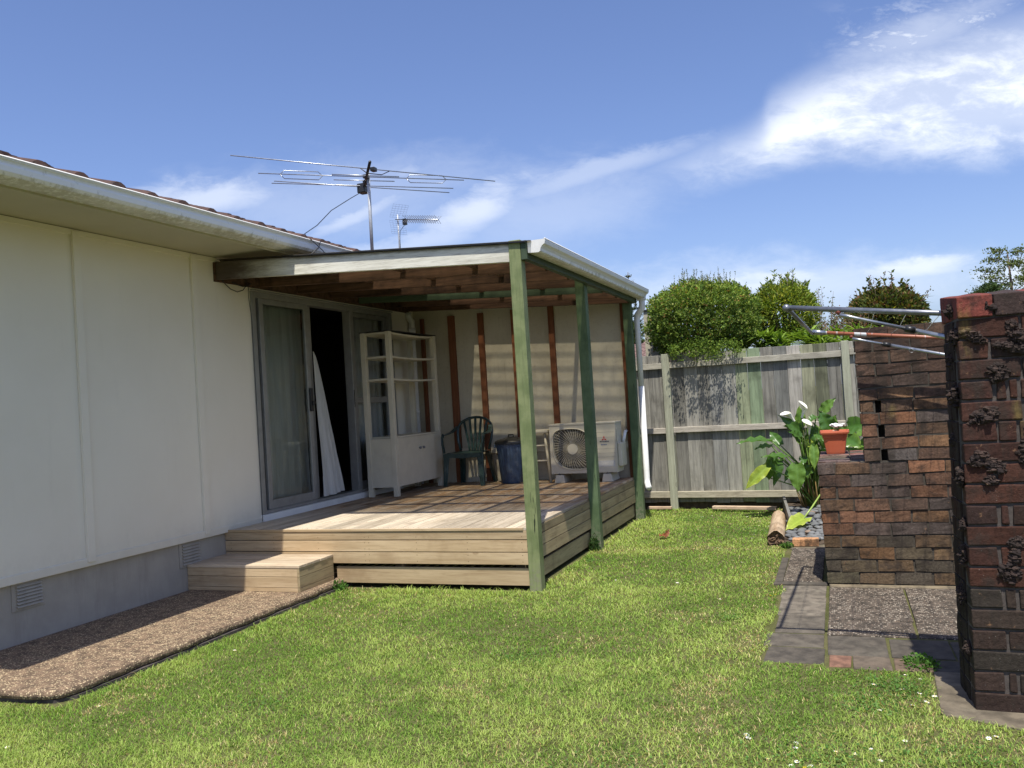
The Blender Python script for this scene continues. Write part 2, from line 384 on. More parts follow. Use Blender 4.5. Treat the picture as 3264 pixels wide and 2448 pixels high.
def m_sheet(name):
    """aged corrugated fibreglass roofing: light goes through most where it strikes squarely"""
    m, g = newmat(name); co = g.objco()
    lw = g.N.new('ShaderNodeLayerWeight'); lw.inputs[0].default_value = .5
    n = g.noise(co, 3, 5, .6); T = g.mul(g.add(g.ss(lw.outputs['Facing'], .10, .50, .24, .15), g.ss(lw.outputs['Facing'], .0, .07, .16, .0)), g.ss(g.noise(co, 7, 5, .7), .3, .7, .65, 1.2))
    tr = g.N.new('ShaderNodeBsdfTransparent'); tr.inputs[0].default_value = (1, .93, .76, 1)
    tl = g.N.new('ShaderNodeBsdfTranslucent'); tl.inputs[0].default_value = (.10, .088, .065, 1)
    df_ = g.bsdf((.05, .045, .04), .5)
    m1 = g.N.new('ShaderNodeMixShader'); m1.inputs[0].default_value = .5; g.L.new(df_, m1.inputs[1]); g.L.new(tl.outputs[0], m1.inputs[2])
    m2 = g.N.new('ShaderNodeMixShader'); g.L.new(T, m2.inputs[0]); g.L.new(m1.outputs[0], m2.inputs[1]); g.L.new(tr.outputs[0], m2.inputs[2])
    g.out(m2.outputs[0]); return m

def m_clad():
    m, g = newmat('cream_wall'); co = g.objco(); zc = g.N.new('ShaderNodeSeparateXYZ'); g.L.new(co, zc.inputs[0])
    n = g.noise(co, 1.1, 5, .6); f = g.noise(co, 45, 4, .6)
    c = g.mix(g.ss(n, .3, .7), (.745, .695, .575), (.785, .735, .615))
    st = g.noise(g.scale(co, (1, 4, .5)), 2.5, 6, .65); c = g.mix(g.ss(st, .55, .8, 0, .10), c, (.45, .42, .32)); sp = g.add(zc.outputs[2], g.mul(g.noise(co, 8, 6, .7), .35)); c = g.mix(g.ss(sp, .85, .62, 0, .22), c, (.40, .35, .26)); c = g.mix(g.ss(g.noise(co, 38, 5, .75), .72, .78, 0, .25), c, (.40, .36, .28))
    g.out(g.bsdf(c, .55, g.bump(g.add(g.noise(co, 160, 3, .6), g.mul(g.noise(co, 2.2, 3, .5), 14)), .25, .002), spec=.35)); return m

def m_gutter(name, base=(.78, .78, .76)):
    m, g = newmat(name); co = g.objco(); z = g.N.new('ShaderNodeSeparateXYZ'); g.L.new(co, z.inputs[0])
    n = g.noise(g.scale(co, (1, 1, .5)), 18, 7, .72); n2 = g.noise(co, 1.6, 4, .6)
    low = g.ss(z.outputs[2], .055, .0); hi = g.mul(g.ss(z.outputs[2], .075, .10), .0)
    f = g.mul(g.ss(g.add(n, g.mul(low, .20)), .58, .74), g.ss(n2, .3, .6, .25, .75))
    c = g.mix(f, base, (.42, .40, .31))
    c = g.mix(g.ss(g.noise(co, 9, 6, .7), .68, .74, 0, .55), c, (.09, .095, .07))
    g.out(g.bsdf(c, .4, spec=.5)); return m

def m_tiles():
    m, g = newmat('roof_tile'); co = g.objco(); rnd = g.attr('rnd', 'Fac')
    n = g.noise(co, 12, 6, .65)
    c = g.mix(g.ss(n, .35, .7), (.10, .058, .047), (.055, .038, .033)); c = g.mix(g.ss(g.noise(co, 60, 4, .6), .6, .7, 0, .6), c, (.22, .17, .13))
    g.out(g.bsdf(c, .85, g.bump(n, .5, .005), spec=.2)); return m

def rough_up(ob, amt=.0042, size=.035, lv=2):
    """chipped, uneven masonry: subdivide and push the surface about"""
    sb = ob.modifiers.new('sub', 'SUBSURF'); sb.subdivision_type = 'SIMPLE'; sb.levels = sb.render_levels = lv
    tx = bpy.data.textures.new('rough', 'CLOUDS'); tx.noise_scale = size; tx.noise_depth = 3
    dm = ob.modifiers.new('rough', 'DISPLACE'); dm.texture = tx; dm.texture_coords = 'LOCAL'; dm.strength = amt * 2; dm.mid_level = .5

MT = dict(
    clad=m_clad(),
    found=m_plain('grey_foundation', (.37, .335, .275), .8, .07, 6, (.20, .175, .14), .35, .35, 140, streak=True),
    soffit=m_plain('cream_soffit', (.47, .44, .33), .6, .04, 2, (.36, .33, .22), .25),
    gutter=m_gutter('white_gutter'),
    white=m_plain('white_paint', (.74, .74, .71), .45, .03, 5, (.35, .33, .28), .25),
    shelfw=m_plain('cream_shelf_paint', (.62, .575, .45), .45, .04, 6, (.33, .29, .20), .22),
    alu=m_plain('grey_aluminium', (.30, .30, .285), .42, .08, 12, (.12, .11, .09), .3, metal=.35),
    black=m_plain('black_plastic', (.018, .018, .018), .4, .1, 10),
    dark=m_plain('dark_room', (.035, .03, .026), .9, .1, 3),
    carpet=m_plain('room_carpet', (.10, .08, .065), .95, .1, 30),
    tiles=m_tiles(),
    glass=m_glass('window_glass'),
    deck=m_wood('deck_boards', 'y', (.54, .465, .355), (.41, .34, .245), (.20, .155, .11), 1.0, .18, .26, .6, knots=False, bump=.3, back_brown=True, tint=True),
    face=m_wood('deck_face', 'x', (.54, .41, .25), (.42, .305, .175), (.27, .175, .09), .45, .04, .16, .50, bump=.2, tint=True),
    sidef=m_wood('deck_side', 'y', (.43, .34, .195), (.33, .25, .14), (.15, .11, .065), .5, .08, .18, .65, bump=.25, tint=True),
    tread=m_wood('step_boards', 'x', (.55, .45, .32), (.44, .34, .23), (.24, .17, .11), 1.0, .08, .12, .4, knots=False, bump=.25),
    rafter=m_wood('brown_rafter', 'x', (.15, .082, .05), (.07, .04, .025), (.02, .013, .01), .6, .2, .25, .95, bump=.3),
    frontb=m_wood('grey_front_beam', 'x', (.72, .70, .60), (.56, .54, .45), (.20, .175, .13), .7, .22, .05, .30, bump=.35, mould_shade=True),
    rgreen=m_wood('green_rafter', 'x', (.085, .125, .075), (.065, .10, .06), (.03, .04, .028), .7, .1, .1, .5),
    stud=m_wood('red_stud', 'z', (.23, .09, .04), (.17, .062, .028), (.07, .028, .015), .8, .15, .2, .5),
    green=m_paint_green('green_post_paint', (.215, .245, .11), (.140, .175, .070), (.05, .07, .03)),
    green_shaded=m_paint_green('shaded_green_paint', (.11, .16, .078), (.07, .112, .05), (.03, .05, .024)),  # post paint again, darkened: shade on the two rear posts put into the colour
    greend=m_paint_green('green_beam_paint', (.055, .08, .045), (.035, .058, .03), (.018, .03, .015)),
    fence=m_wood('fence_paling', 'z', (.34, .325, .29), (.215, .205, .185), (.085, .08, .068), .7, .38, .30, .7, bump=.55, tint=True),
    frail=m_wood('fence_rail', 'x', (.46, .42, .35), (.34, .305, .25), (.15, .13, .105), .8, .25, .12, .6, bump=.5, tint=True),
    fpost=m_wood('fence_post', 'z', (.40, .41, .30), (.30, .30, .225), (.15, .145, .11), .7, .3, .1, .45, bump=.5),
    sheet=m_sheet('corrugated_sheet'),
    steel=m_plain('galvanised_steel', (.40, .42, .44), .35, .08, 30, (.25, .25, .25), .3, metal=.85),
    mast=m_plain('grey_mast', (.46, .48, .50), .5, .08, 30, (.25, .25, .25), .3, metal=.25),
    steeld=m_plain('dull_steel', (.22, .23, .25), .38, .12, 40, (.15, .14, .13), .4, metal=.7),
    brick=m_brick('old_brick'),
    mortar=m_plain('dark_mortar', (.065, .055, .042), .95, .25, 30, (.04, .035, .03), .7, .8, 160),
    mortarp=m_plain('pale_mortar', (.075, .062, .055), .95, .3, 30, (.05, .045, .04), .7, .8, 160),
    agg=m_aggregate('exposed_aggregate_path', (.215, .148, .095), (.105, .075, .05), (.58, .46, .28), 105, .62),
    aggp=m_aggregate('exposed_aggregate_patio', (.105, .085, .066), (.045, .038, .03), (.38, .33, .26), 85, .22),
    slab=m_plain('dark_paver', (.092, .078, .06), .85, .38, 11, (.19, .17, .13), .45, .7, 120, tint=True),
    leaf=m_leaf('foliage', .30, .7, .10), gleaf=m_leaf('grass_blade', .35, .6, .12), lily=m_leaf('arum_leaf', .30, .32, .5),
    bark=m_plain('bark', (.13, .10, .075), .9, .3, 30, (.05, .04, .03), .6, .8, 60),
    soil=m_plain('soil', (.075, .052, .032), .95, .35, 20, (.03, .022, .015), .7, 1.0, 80),
    terracotta=m_plain('terracotta_plastic', (.52, .125, .055), .5, .06, 10, (.30, .12, .07), .3),
    acw=m_plain('ac_casing', (.58, .54, .43), .42, .03, 6, (.40, .37, .29), .25),
)
# ------------------------------------------------------------------ ground
m, g = newmat('soil_ground'); co_ = g.objco()
c = g.mix(g.ss(g.noise(co_, 5, 6, .65), .35, .65), (.085, .095, .03), (.13, .12, .055)); c = g.mix(g.ss(g.noise(co_, 90, 3, .6), .5, .7, 0, .5), c, (.05, .045, .025))
g.out(g.bsdf(c, .95, g.bump(g.noise(co_, 60, 4, .7), 1, .01), spec=.1))
b = MB(); R = 1500
b.raw([(-R, -R, 0), (R, -R, 0), (R, R, 0), (-R, R, 0)], [(0, 1, 2, 3)])
b.build('ground', m, org=(0, 0, 0), kind='structure')

# concrete path along the house wall
b = MB(); o_ = [(-.03, 3.37), (.72, 3.372), (.98, 3.385), (1.09, 3.41), (1.14, 3.45), (1.158, 3.52)]
for y in np.linspace(3.6, 6.72, 70): o_.append((1.158 + .006 * math.sin(y * 9) + .005 * math.sin(y * 23 + 1) + random.uniform(-.003, .003), float(y)))
o_ += [(-.03, 6.72)]
b.prism(o_, 'z', .020, .072, .5); b.build('path', MT['agg'], org=(0, 3, 0), bevel=.022, kind='structure')
b = MB(); b.prism([(-.03, 3.385), (.72, 3.39), (1.10, 3.43), (1.165, 3.52), (1.165, 6.74), (-.03, 6.74)], 'z', -.1, .0195); 
b.build('path_footing', MT['mortarp'], org=(0, 3, 0), kind='structure')

# patio of mixed slabs in front of the brick walls
def slab(b, x0, x1, y0, y1, z=.006, t=.03, col=(1, 1, 1), tilt=0):
    j = lambda: random.uniform(-.004, .004)
    p = [(x0 + j(), y0 + j()), (x1 + j(), y0 + j()), (x1 + j(), y1 + j()), (x0 + j(), y1 + j())]
    zz = [z + random.uniform(-.003, .003) for _ in range(4)]
    b.hexa([(px, py, -t) for px, py in p] + [(p[i][0], p[i][1], zz[i]) for i in range(4)], col=col)
b = MB()
gc = lambda a=.8, v=.25: (lambda t: (t, t, t * .98))(random.uniform(a - v, a + v))
slab(b, 4.655, 4.955, 6.20, 6.565, col=gc(1.35, .1)); slab(b, 4.665, 4.955, 5.72, 6.185, col=gc(1.5, .1)); slab(b, 4.68, 4.958, 5.31, 5.71, col=gc(1.1, .1))
slab(b, 4.64, 4.955, 5.03, 5.295, col=gc(.9, .1)); slab(b, 4.66, 4.965, 4.74, 5.015, col=gc(.8, .1))
slab(b, 4.975, 5.282, 4.905, 5.265, col=gc(.75, .1)); slab(b, 5.298, 5.592, 4.90, 5.245, col=gc(.75, .1)); slab(b, 5.60, 5.9, 4.88, 5.235, col=gc(.7, .1)); slab(b, 5.91, 6.3, 4.88, 5.235, col=gc(.7, .1))
slab(b, 4.985, 5.095, 4.70, 4.89, col=(1.9, 1.15, .95)); slab(b, 5.105, 5.285, 4.68, 4.89, col=(1.1, 1.0, .92)); slab(b, 5.30, 5.475, 4.685, 4.885, col=(1.3, 1.05, .9)); slab(b, 5.485, 5.75, 4.685, 4.87, col=gc(.7, .1)); slab(b, 5.76, 6.1, 4.685, 4.87, col=gc(.7, .1))
b.build('paving', MT['slab'], org=(5, 5, 0), bevel=.005, kind='structure')
b = MB()
slab(b, 4.975, 5.452, 5.62, 6.49, z=.012); slab(b, 5.462, 6.05, 5.62, 6.49, z=.012); slab(b, 4.975, 5.445, 5.285, 5.61, z=.01); slab(b, 5.456, 6.05, 5.28, 5.612, z=.01)
slab(b, 6.06, 6.7, 5.28, 6.49, z=.01)
slab(b, 4.655, 4.93, 6.67, 8.02, z=.014)
b.build('patio', MT['aggp'], org=(5, 5, 0), bevel=.006, kind='structure')
b = MB()
slab(b, 4.585, 4.965, 6.58, 6.66, z=.014, col=(.75, .75, .73)); slab(b, 4.59, 4.648, 6.665, 7.6, z=.014, col=(.8, .8, .78)); slab(b, 4.635, 4.97, 8.03, 8.30, z=.013, col=(1.35, 1.3, 1.1))
slab(b, 4.975, 6.5, 6.50, 6.575, z=.016, col=(1.8, 1.7, 1.4))
b.prism([(5.47, 4.68), (5.445, 4.10), (5.60, 4.03), (5.75, 3.97), (6.9, 3.85), (6.9, 4.675)], 'z', -.05, .010, col=(1.35, 1.3, 1.15))
b.build('paving_border', MT['slab'], org=(5, 5, 0), bevel=.005, kind='structure')
# bare soil of the planting bed
b = MB(); b.grid(12, 20, lambda u, v: (4.44 + u * .6, 8.22 + v * 2.45, .012 + .05 * v + .012 * math.sin(u * 9 + v * 13)))
b.build('garden_bed', MT['soil'], org=(4.7, 9, 0), kind='structure')

# ------------------------------------------------------------------ house
H = thing('house', 'cream single storey house with vertical battens, white gutter and brown tiled roof', 'house', (0, 7, 0))
Y0, Y1 = 2.9, 13.6; DY0, DY1, DZ0, DZ1 = 6.705, 9.435, .555, 2.667
b = MB()
def cladd(y0, y1, z0, z1): b.box(-.10, 0, y0, y1, z0, z1, .5)
cladd(Y0, DY0, .486, 2.917); cladd(DY1, Y1, .486, 2.917); cladd(DY0, DY1, DZ1, 2.917)
b.box(-9, -.10, Y0, Y0 + .1, .486, 2.917); b.box(-9, -.10, Y1 - .1, Y1, .486, 2.917); b.box(-9.1, -9, Y0, Y1, .3, 2.917)
b.build('wall', MT['clad'], H)
for y in (3.475, 4.69, 5.912):
    b = MB(); b.box(.0005, .026, y, y + .066, .50, 2.90, .5); b.build('batten', MT['clad'], H, bevel=.002)
b = MB(); b.box(-.12, .012, Y0, DY0, .47, .53, .5); b.build('base_trim', MT['clad'], H, bevel=.004)
b = MB(); b.box(.0005, .014, Y0, Y1, 2.872, 2.913, .5); b.build('top_trim', MT['clad'], H, bevel=.002)
b = MB(); b.box(-.12, -.03, Y0 + .02, Y1, -.05, .47); b.box(-9, -.13, Y0 + .02, Y0 + .1, -.05, .47); b.build('foundation', MT['found'], H)
for y0, y1, z0, z1 in ((4.105, 4.356, .284, .468), (5.64, 5.902, .262, .468)):
    b = MB(); b.box(-.029, -.022, y0, y1, z0, z1)
    v = b.build('vent', MT['found'], H, bevel=.002)
    b = MB(); n = 7
    for i in range(n):
        z = z0 + .022 + i * (z1 - z0 - .03) / n
        b.hexa([(-.0225, y0 + .03, z), (-.004, y0 + .03, z), (-.004, y1 - .03, z), (-.0225, y1 - .03, z), (-.0225, y0 + .03, z + .016), (-.018, y0 + .03, z + .016), (-.018, y1 - .03, z + .016), (-.0225, y1 - .03, z + .016)])
    b.build('louvre', MT['found'], v, org=WORLD[H.name])
b = MB(); b.box(.0, .668, 2.5, Y1, 2.918, 2.93); b.build('soffit', MT['soffit'], H)
b = MB(); b.box(.668, .69, 2.48, Y1, 2.882, 3.01); b.build('fascia', MT['soffit'], H, bevel=.002)
gp = [(.69, 2.985), (.69, 2.897), (.80, 2.893), (.845, 2.905), (.862, 2.925), (.866, 2.955), (.858, 2.972), (.862, 2.984), (.874, 2.990), (.874, 2.999), (.866, 2.999), (.858, 2.990), (.85, 2.98)]
b = MB(); b.prism(gp, 'y', 2.46, Y1)
gu = b.build('gutter', MT['gutter'], H, org=(.7, 6, 2.893))
b = MB(); b.tube([(.874, 2.46, 3.0), (.874, Y1, 3.0)], .0065, 6); b.build('gutter_lip', MT['white'], gu, org=WORLD[H.name])
# tiles: each course a wavy strip with a step
b = MB(); sl = math.tan(math.radians(19.6)); E0, EZ = .80, 2.995
PR = .30; nper = int((Y1 - 2.5) / PR) + 1; seg = 10
for k in range(15):
    xa = E0 - k * .32; za = EZ + k * .32 * sl; xb = xa - .36; zb = za + .36 * sl
    lift = .030; vs = []; fs = []; shift = random.uniform(-.004, .004)
    nn = nper * seg + 1
    for i in range(nn):
        y = 2.5 + i * PR / seg; ph = (i % seg) / seg
        h = .042 * max(0, math.sin(ph * math.pi * 2)) ** .8 - .012 * max(0, -math.sin(ph * math.pi * 2)) + .003 * math.sin(i // seg * 2.4 + k)
        vs += [(xa, y, za + h - .012), (xa + shift, y, za + lift + h), (xb, y, zb + h * .9)]
    for i in range(nn - 1):
        fs += [(i * 3, i * 3 + 3, i * 3 + 4, i * 3 + 1), (i * 3 + 1, i * 3 + 4, i * 3 + 5, i * 3 + 2)]
    b.raw(vs, fs, random.random(), smooth=False)
xr = E0 - 15 * .32; zr = EZ + 15 * .32 * sl
b.raw([(xr, 2.5, zr + .03), (xr, Y1, zr + .03), (xr - 5, Y1, zr - 5 * sl), (xr - 5, 2.5, zr - 5 * sl)], [(0, 1, 2, 3)], .5)
b.raw([(E0, 2.52, EZ - .03), (xr, 2.52, zr - .02), (xr - 5, 2.52, zr - 5 * sl)], [(0, 1, 2)], .5); b.raw([(E0, Y1 - .02, EZ - .03), (xr, Y1 - .02, zr - .02), (xr - 5, Y1 - .02, zr - 5 * sl)], [(0, 1, 2)], .5)
b.build('roof', MT['tiles'], H)
# sliding door and window
b = MB(); F = .045
b.box(-.09, .018, DY0, DY0 + .06, DZ0, DZ1); b.box(-.09, .018, DY1 - .06, DY1, DZ0, DZ1); b.box(-.09, .018, DY0 + .06, DY1 - .06, DZ1 - .055, DZ1); b.box(-.09, .018, DY0 + .06, DY1 - .06, DZ0, DZ0 + .03)
b.box(-.085, .012, 8.45, 8.53, DZ0 + .03, DZ1 - .055); b.box(.0185, .032, DY0 - .012, DY1 + .012, DZ1 + .004, DZ1 + .016)
fr = b.build('door_frame', MT['alu'], H, bevel=.003)
b = MB(); b.box(-.10, .035, 6.70, 9.45, .488, .552, .5); b.build('door_sill', MT['white'], H, bevel=.004)
def sash(name, y0, y1, x, z0=DZ0 + .032, z1=DZ1 - .058, w=.062, mid=None, wb=.085):
    b = MB(); t = .016
    b.box(x - t, x + t, y0, y0 + w, z0, z1); b.box(x - t, x + t, y1 - w, y1, z0, z1)
    b.box(x - t, x + t, y0 + w, y1 - w, z0, z0 + wb); b.box(x - t, x + t, y0 + w, y1 - w, z1 - w * .8, z1)
    if mid: b.box(x - t, x + t, y0 + w, y1 - w, mid - .035, mid + .035)
    o = b.build(name, MT['alu'], H, bevel=.003)
    b = MB(); b.raw([(x, y0 + w - .004, z0 + .02), (x, y1 - w + .004, z0 + .02), (x, y1 - w + .004, z1 - .02), (x, y0 + w - .004, z1 - .02)], [(0, 1, 2, 3)]); b.build('glass', MT['glass'], o, org=WORLD[H.name]); return o
d1 = sash('sliding_door', 6.82, 7.625, -.005); d2 = sash('sliding_door', 6.86, 7.745, -.055)
d3 = sash('window_sash', 8.535, 9.37, -.05, mid=1.60)
b = MB(); b.box(.012, .035, 7.568, 7.612, 1.50, 1.74); b.box(.035, .055, 7.58, 7.60, 1.56, 1.61); b.box(.035, .047, 7.60, 7.64, 1.575, 1.60); b.build('handle', MT['black'], d1, org=WORLD[H.name], bevel=.004)
b = MB(); b.box(-.012, .012, 8.452, 8.475, 1.52, 1.72); b.build('latch', MT['black'], fr, org=WORLD[H.name], bevel=.003)
# the unlit room behind
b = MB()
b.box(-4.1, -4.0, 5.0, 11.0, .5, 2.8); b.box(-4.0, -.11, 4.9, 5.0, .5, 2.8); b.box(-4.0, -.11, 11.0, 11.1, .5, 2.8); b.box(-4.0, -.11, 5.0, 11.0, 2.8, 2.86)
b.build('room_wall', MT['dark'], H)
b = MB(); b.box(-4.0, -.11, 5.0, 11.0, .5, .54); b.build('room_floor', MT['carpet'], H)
# white waste pipe at the wall end
wp = thing('waste_pipe', 'white plastic pipe up the house wall beside the pergola back wall', 'pipe', (.06, 9.86, .492))
b = MB(); b.tube([(.05, 9.90, .495), (.05, 9.90, 2.52), (.06, 9.89, 2.58), (.03, 9.86, 2.64), (.03, 9.86, 2.70)], .038, 12); b.build('pipe', MT['white'], wp)
b = MB(); b.tube([(.05, 9.90, 2.44), (.05, 9.90, 2.50)], .047, 12); b.build('collar', MT['white'], wp); b = MB(); b.tube([(.05, 9.90, 1.4), (.05, 9.90, 1.45)], .044, 12); b.build('collar', MT['white'], wp)

# curtains
m, g = newmat('net_curtain'); co_ = g.objco()
dfn = g.N.new('ShaderNodeBsdfDiffuse'); g.L.new(g.mix(g.ss(g.noise(g.scale(co_, (1, 9, .4)), 6, 4, .6), .35, .65), (.74, .75, .70), (.88, .88, .83)), dfn.inputs[0])
tl = g.N.new('ShaderNodeBsdfTranslucent'); tl.inputs[0].default_value = (.7, .7, .68, 1); tp = g.N.new('ShaderNodeBsdfTransparent')
mx = g.N.new('ShaderNodeMixShader'); mx.inputs[0].default_value = .35; g.L.new(dfn.outputs[0], mx.inputs[1]); g.L.new(tl.outputs[0], mx.inputs[2])
m2_ = g.N.new('ShaderNodeMixShader'); m2_.inputs[0].default_value = .18; g.L.new(mx.outputs[0], m2_.inputs[1]); g.L.new(tp.outputs[0], m2_.inputs[2]); g.out(m2_.outputs[0])
MT['net'] = m
def fold(y, seed, amp=.016): return amp * (math.sin(y * 42 + seed) + .6 * math.sin(y * 71 + seed * 3) + .3 * math.sin(y * 133))
b = MB(); b.grid(90, 14, lambda u, v: (-.125 + fold(6.74 + u * .95, 1.0) * (1 - .35 * v), 6.74 + u * .95 + .01 * math.sin(v * 5 + u * 8), .60 + v * 2.0))
b.build('curtain', m, label='pale net curtain hanging in folds behind the closed left glass', category='curtain', group='net curtains of the sliding doors')
b = MB(); b.grid(80, 14, lambda u, v: (-.125 + fold(8.56 + u * .8, 2.3), 8.56 + u * .8, .60 + v * 2.0))
b.build('curtain', m, label='pale net curtain behind the window that stands behind the tall shelf', category='curtain', group='net curtains of the sliding doors')
def blown(u, v):
    t = 1 - v; w = .012 + .368 * t ** .68
    y = 7.672 + .004 * t + u * w; x = .02 + .04 * t * math.sin(min(1, u * 1.3) * math.pi) + .022 * math.sin(u * 21 + v * 2.5) * t + .010 * math.sin(u * 47 + v * 7) * t + .03 * t * t
    return (x, y, .607 + v * 1.52 + .02 * u * t)
b = MB(); b.grid(26, 30, blown)
b.build('curtain', m, label='white net curtain blown out through the open doorway', category='curtain', group='net curtains of the sliding doors')

# ------------------------------------------------------------------ deck
D = thing('deck', 'low timber deck with horizontal fascia boards in front of the glass doors', 'deck', (1.4, 8.1, 0))
DT = .492; DX = 2.82; DF = 6.215; DB = 10.02
nb = 30; w = (DX - .04 + .0) / nb
for i in range(nb):
    b = MB(); x0 = .037 + i * w + .0022; x1_ = .037 + (i + 1) * w - .0022
    cut = random.uniform(7.2, 9.3); rr = random.random()
    b.box(x0, x1_, DF + .003, cut - .0015, DT - .022, DT + random.uniform(-.0008, .0008), rr); b.box(x0, x1_, cut + .0015, DB, DT - .022, DT + random.uniform(-.0008, .0008), random.random())
    for yj in (6.26, 6.62, 7.12, 7.62, 8.12, 8.62, 9.12, 9.62):
        for xj in (x0 + .02, x1_ - .026): b.box(xj, xj + .006, yj, yj + .006, DT - .003, DT + .0011, .5, (.30, .27, .24))
    b.build('deck_board', MT['deck'], D, bevel=.002)
FB = [(.402, .470), (.306, .395), (.207, .299)]
for z0, z1 in FB:
    b = MB(); b.box(-.028, DX - .002, DF - .0, DF + .02, z0 + (0 if z1 < .46 else 0), z1 if z1 < .46 else DT - .0235, random.random())
    for xj in (.03, .48, .93, 1.38, 1.42, 1.86, 2.31, 2.77):
        for zj in (z0 + .018, z0 + .068): b.box(xj, xj + .006, DF - .0008, DF + .001, zj, zj + .006, .5, (.3, .25, .2))
    b.build('fascia_board', MT['face'], D, bevel=.002)
    b = MB(); b.box(DX - .018, DX + .003, DF + .105, DB, z0, z1 if z1 < .46 else DT - .0235, random.random())
    for yj in (6.38, 6.9, 7.5, 8.2, 8.8, 9.4, 9.85):
        for zj in (z0 + .018, z0 + .068): b.box(DX + .002, DX + .0038, yj, yj + .007, zj, zj + .007, .5, (.3, .25, .2))
    b.build('fascia_board', MT['sidef'], D, bevel=.002)
b = MB(); b.box(1.09, DX - .002, DF + .022, DF + .045, .041, .176, .23); b.build('fascia_board', MT['face'], D, bevel=.002)
b = MB(); b.box(DX - .045, DX - .022, DF + .105, DB, .041, .172, .71); b.build('fascia_board', MT['sidef'], D, bevel=.002)
b = MB(); b.box(0, DX - .03, DF - .008, DF + .012, DT - .022, DT - .001, .35); b.build('edge_board', MT['face'], D, bevel=.003)
for y in (6.6, 7.6, 8.6, 9.6):
    b = MB(); b.box(.0, DX - .05, y, y + .045, .20, .46); b.build('joist', MT['sidef'], D)
for y in np.arange(6.5, 9.9, .8):
    for x in (.3, 1.5, 2.6): b = MB(); b.box(x, x + .1, y, y + .1, 0, .3); b.build('pile', MT['sidef'], D)
# box step
S = thing('step', 'low timber box step on the pebbled path against the deck', 'step', (.53, 5.97, .07))
SY, SX, SZ = 5.725, 1.075, .282
nbd = 5; w = (DF - .004 - SY) / nbd
for i in range(nbd):
    b = MB(); b.box(-.028, SX + .004 + random.uniform(-.002, .003), SY + i * w + (.002 if i else -.004), SY + (i + 1) * w - .002, SZ - .022, SZ, random.random()); b.build('tread', MT['tread'], S, bevel=.0025)
for z0, z1 in ((.192, SZ - .023), (.106, .189), (.073, .103)):
    b = MB(); b.box(-.026, SX - .022, SY, SY + .02, z0, z1, random.random()); b.build('riser', MT['face'], S, bevel=.002)
    b = MB(); b.box(SX - .02, SX, SY - .001, DF - .004, z0, z1, random.random()); b.build('side_board', MT['sidef'], S, bevel=.002)

# ------------------------------------------------------------------ pergola
P = thing('pergola', 'timber pergola with three green posts and a corrugated roof over the deck', 'pergola', (1.5, 8.1, 0))
def ztop(x): return 2.878 - .0672 * x
for (y, top) in ((6.213, 2.712), (7.99, 2.67), (9.94, 2.66)):
    b = MB(); zs = [0, .5, 1.0, 1.5, 2.0, top]
    X0, X1 = 2.815, 2.912
    for i in range(1):
        b.hexa([(X0, y, -.05), (X1, y, -.05), (X1, y + .096, -.05), (X0, y + .096, -.05), (X0 - .002, y, top), (X1 - .002, y, top), (X1 - .002, y + .096, top), (X0 - .002, y + .096, top)])
    b.build('post', MT['green'] if y < 7 else MT['green_shaded'], P, bevel=.005)
ry = [6.222, 6.84, 7.46, 8.05, 8.66, 9.27, 9.86]
for i, y in enumerate(ry):
    b = MB(); xe = 2.813 if i in (0, 3) else 2.905
    b.hexa([(.02, y, ztop(0) - .16), (xe, y, ztop(xe) - .14), (xe, y + .045, ztop(xe) - .14), (.02, y + .045, ztop(0) - .16),
            (.02, y, ztop(.02)), (xe, y, ztop(xe)), (xe, y + .045, ztop(xe)), (.02, y + .045, ztop(.02))], random.random())
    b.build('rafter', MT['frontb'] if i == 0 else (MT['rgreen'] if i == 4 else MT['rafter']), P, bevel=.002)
for i in range(6):
    for x in (.86, 1.545, 2.245):
        b = MB(); b.hexa([(x, ry[i] + .046, ztop(x) - .09), (x + .045, ry[i] + .046, ztop(x) - .09), (x + .045, ry[i + 1] - .001, ztop(x) - .09), (x, ry[i + 1] - .001, ztop(x) - .09),
                          (x, ry[i] + .046, ztop(x) - .004), (x + .045, ry[i] + .046, ztop(x) - .004), (x + .045, ry[i + 1] - .001, ztop(x) - .004), (x, ry[i + 1] - .001, ztop(x) - .004)])
        b.build('blocking', MT['rafter'], P)
b = MB(); b.box(2.913, 2.962, 6.213, 10.07, 2.552, 2.700); b.build('outer_beam', MT['greend'], P, bevel=.003)
b = MB(); b.box(-.0, .02, 6.21, 9.9, 2.70, 2.872); b.build('wall_plate', MT['rafter'], P)
# corrugated roof: waves run down the slope, so the profile repeats along y
b = MB(); pitch = .0762; n = int((9.885 - 6.19) / pitch * 12); vs = []; fs = []
for i in range(n + 1):
    y = 6.19 + i * pitch / 12; h = .0085 * math.sin(i / 12 * 2 * math.pi) + .0095
    vs += [(.06, y, ztop(.06) + h), (3.0, y, ztop(3.0) + h)]
for i in range(n): fs.append((i * 2, i * 2 + 1, i * 2 + 3, i * 2 + 2))
b.raw(vs, fs, .5, smooth=True); rs = b.build('roof_sheet', MT['sheet'], P)
b = MB(); b.hexa([(.06, 9.89, ztop(.06) + .001), (3.0, 9.89, ztop(3.0) + .001), (3.0, 10.14, ztop(3.0) + .001), (.06, 10.14, ztop(.06) + .001), (.06, 9.89, ztop(.06) + .022), (3.0, 9.89, ztop(3.0) + .022), (3.0, 10.14, ztop(3.0) + .022), (.06, 10.14, ztop(.06) + .022)]); b.build('end_shade_strip', MT['black'], P)  # opaque strip added behind the sheet to keep sun off the wall top
b = MB(); b.beam((.85, 6.218, ztop(.85) + .006), (2.96, 6.218, ztop(2.96) + .006), .05, .009); b.build('roof_edge_trim', MT['black'], P)
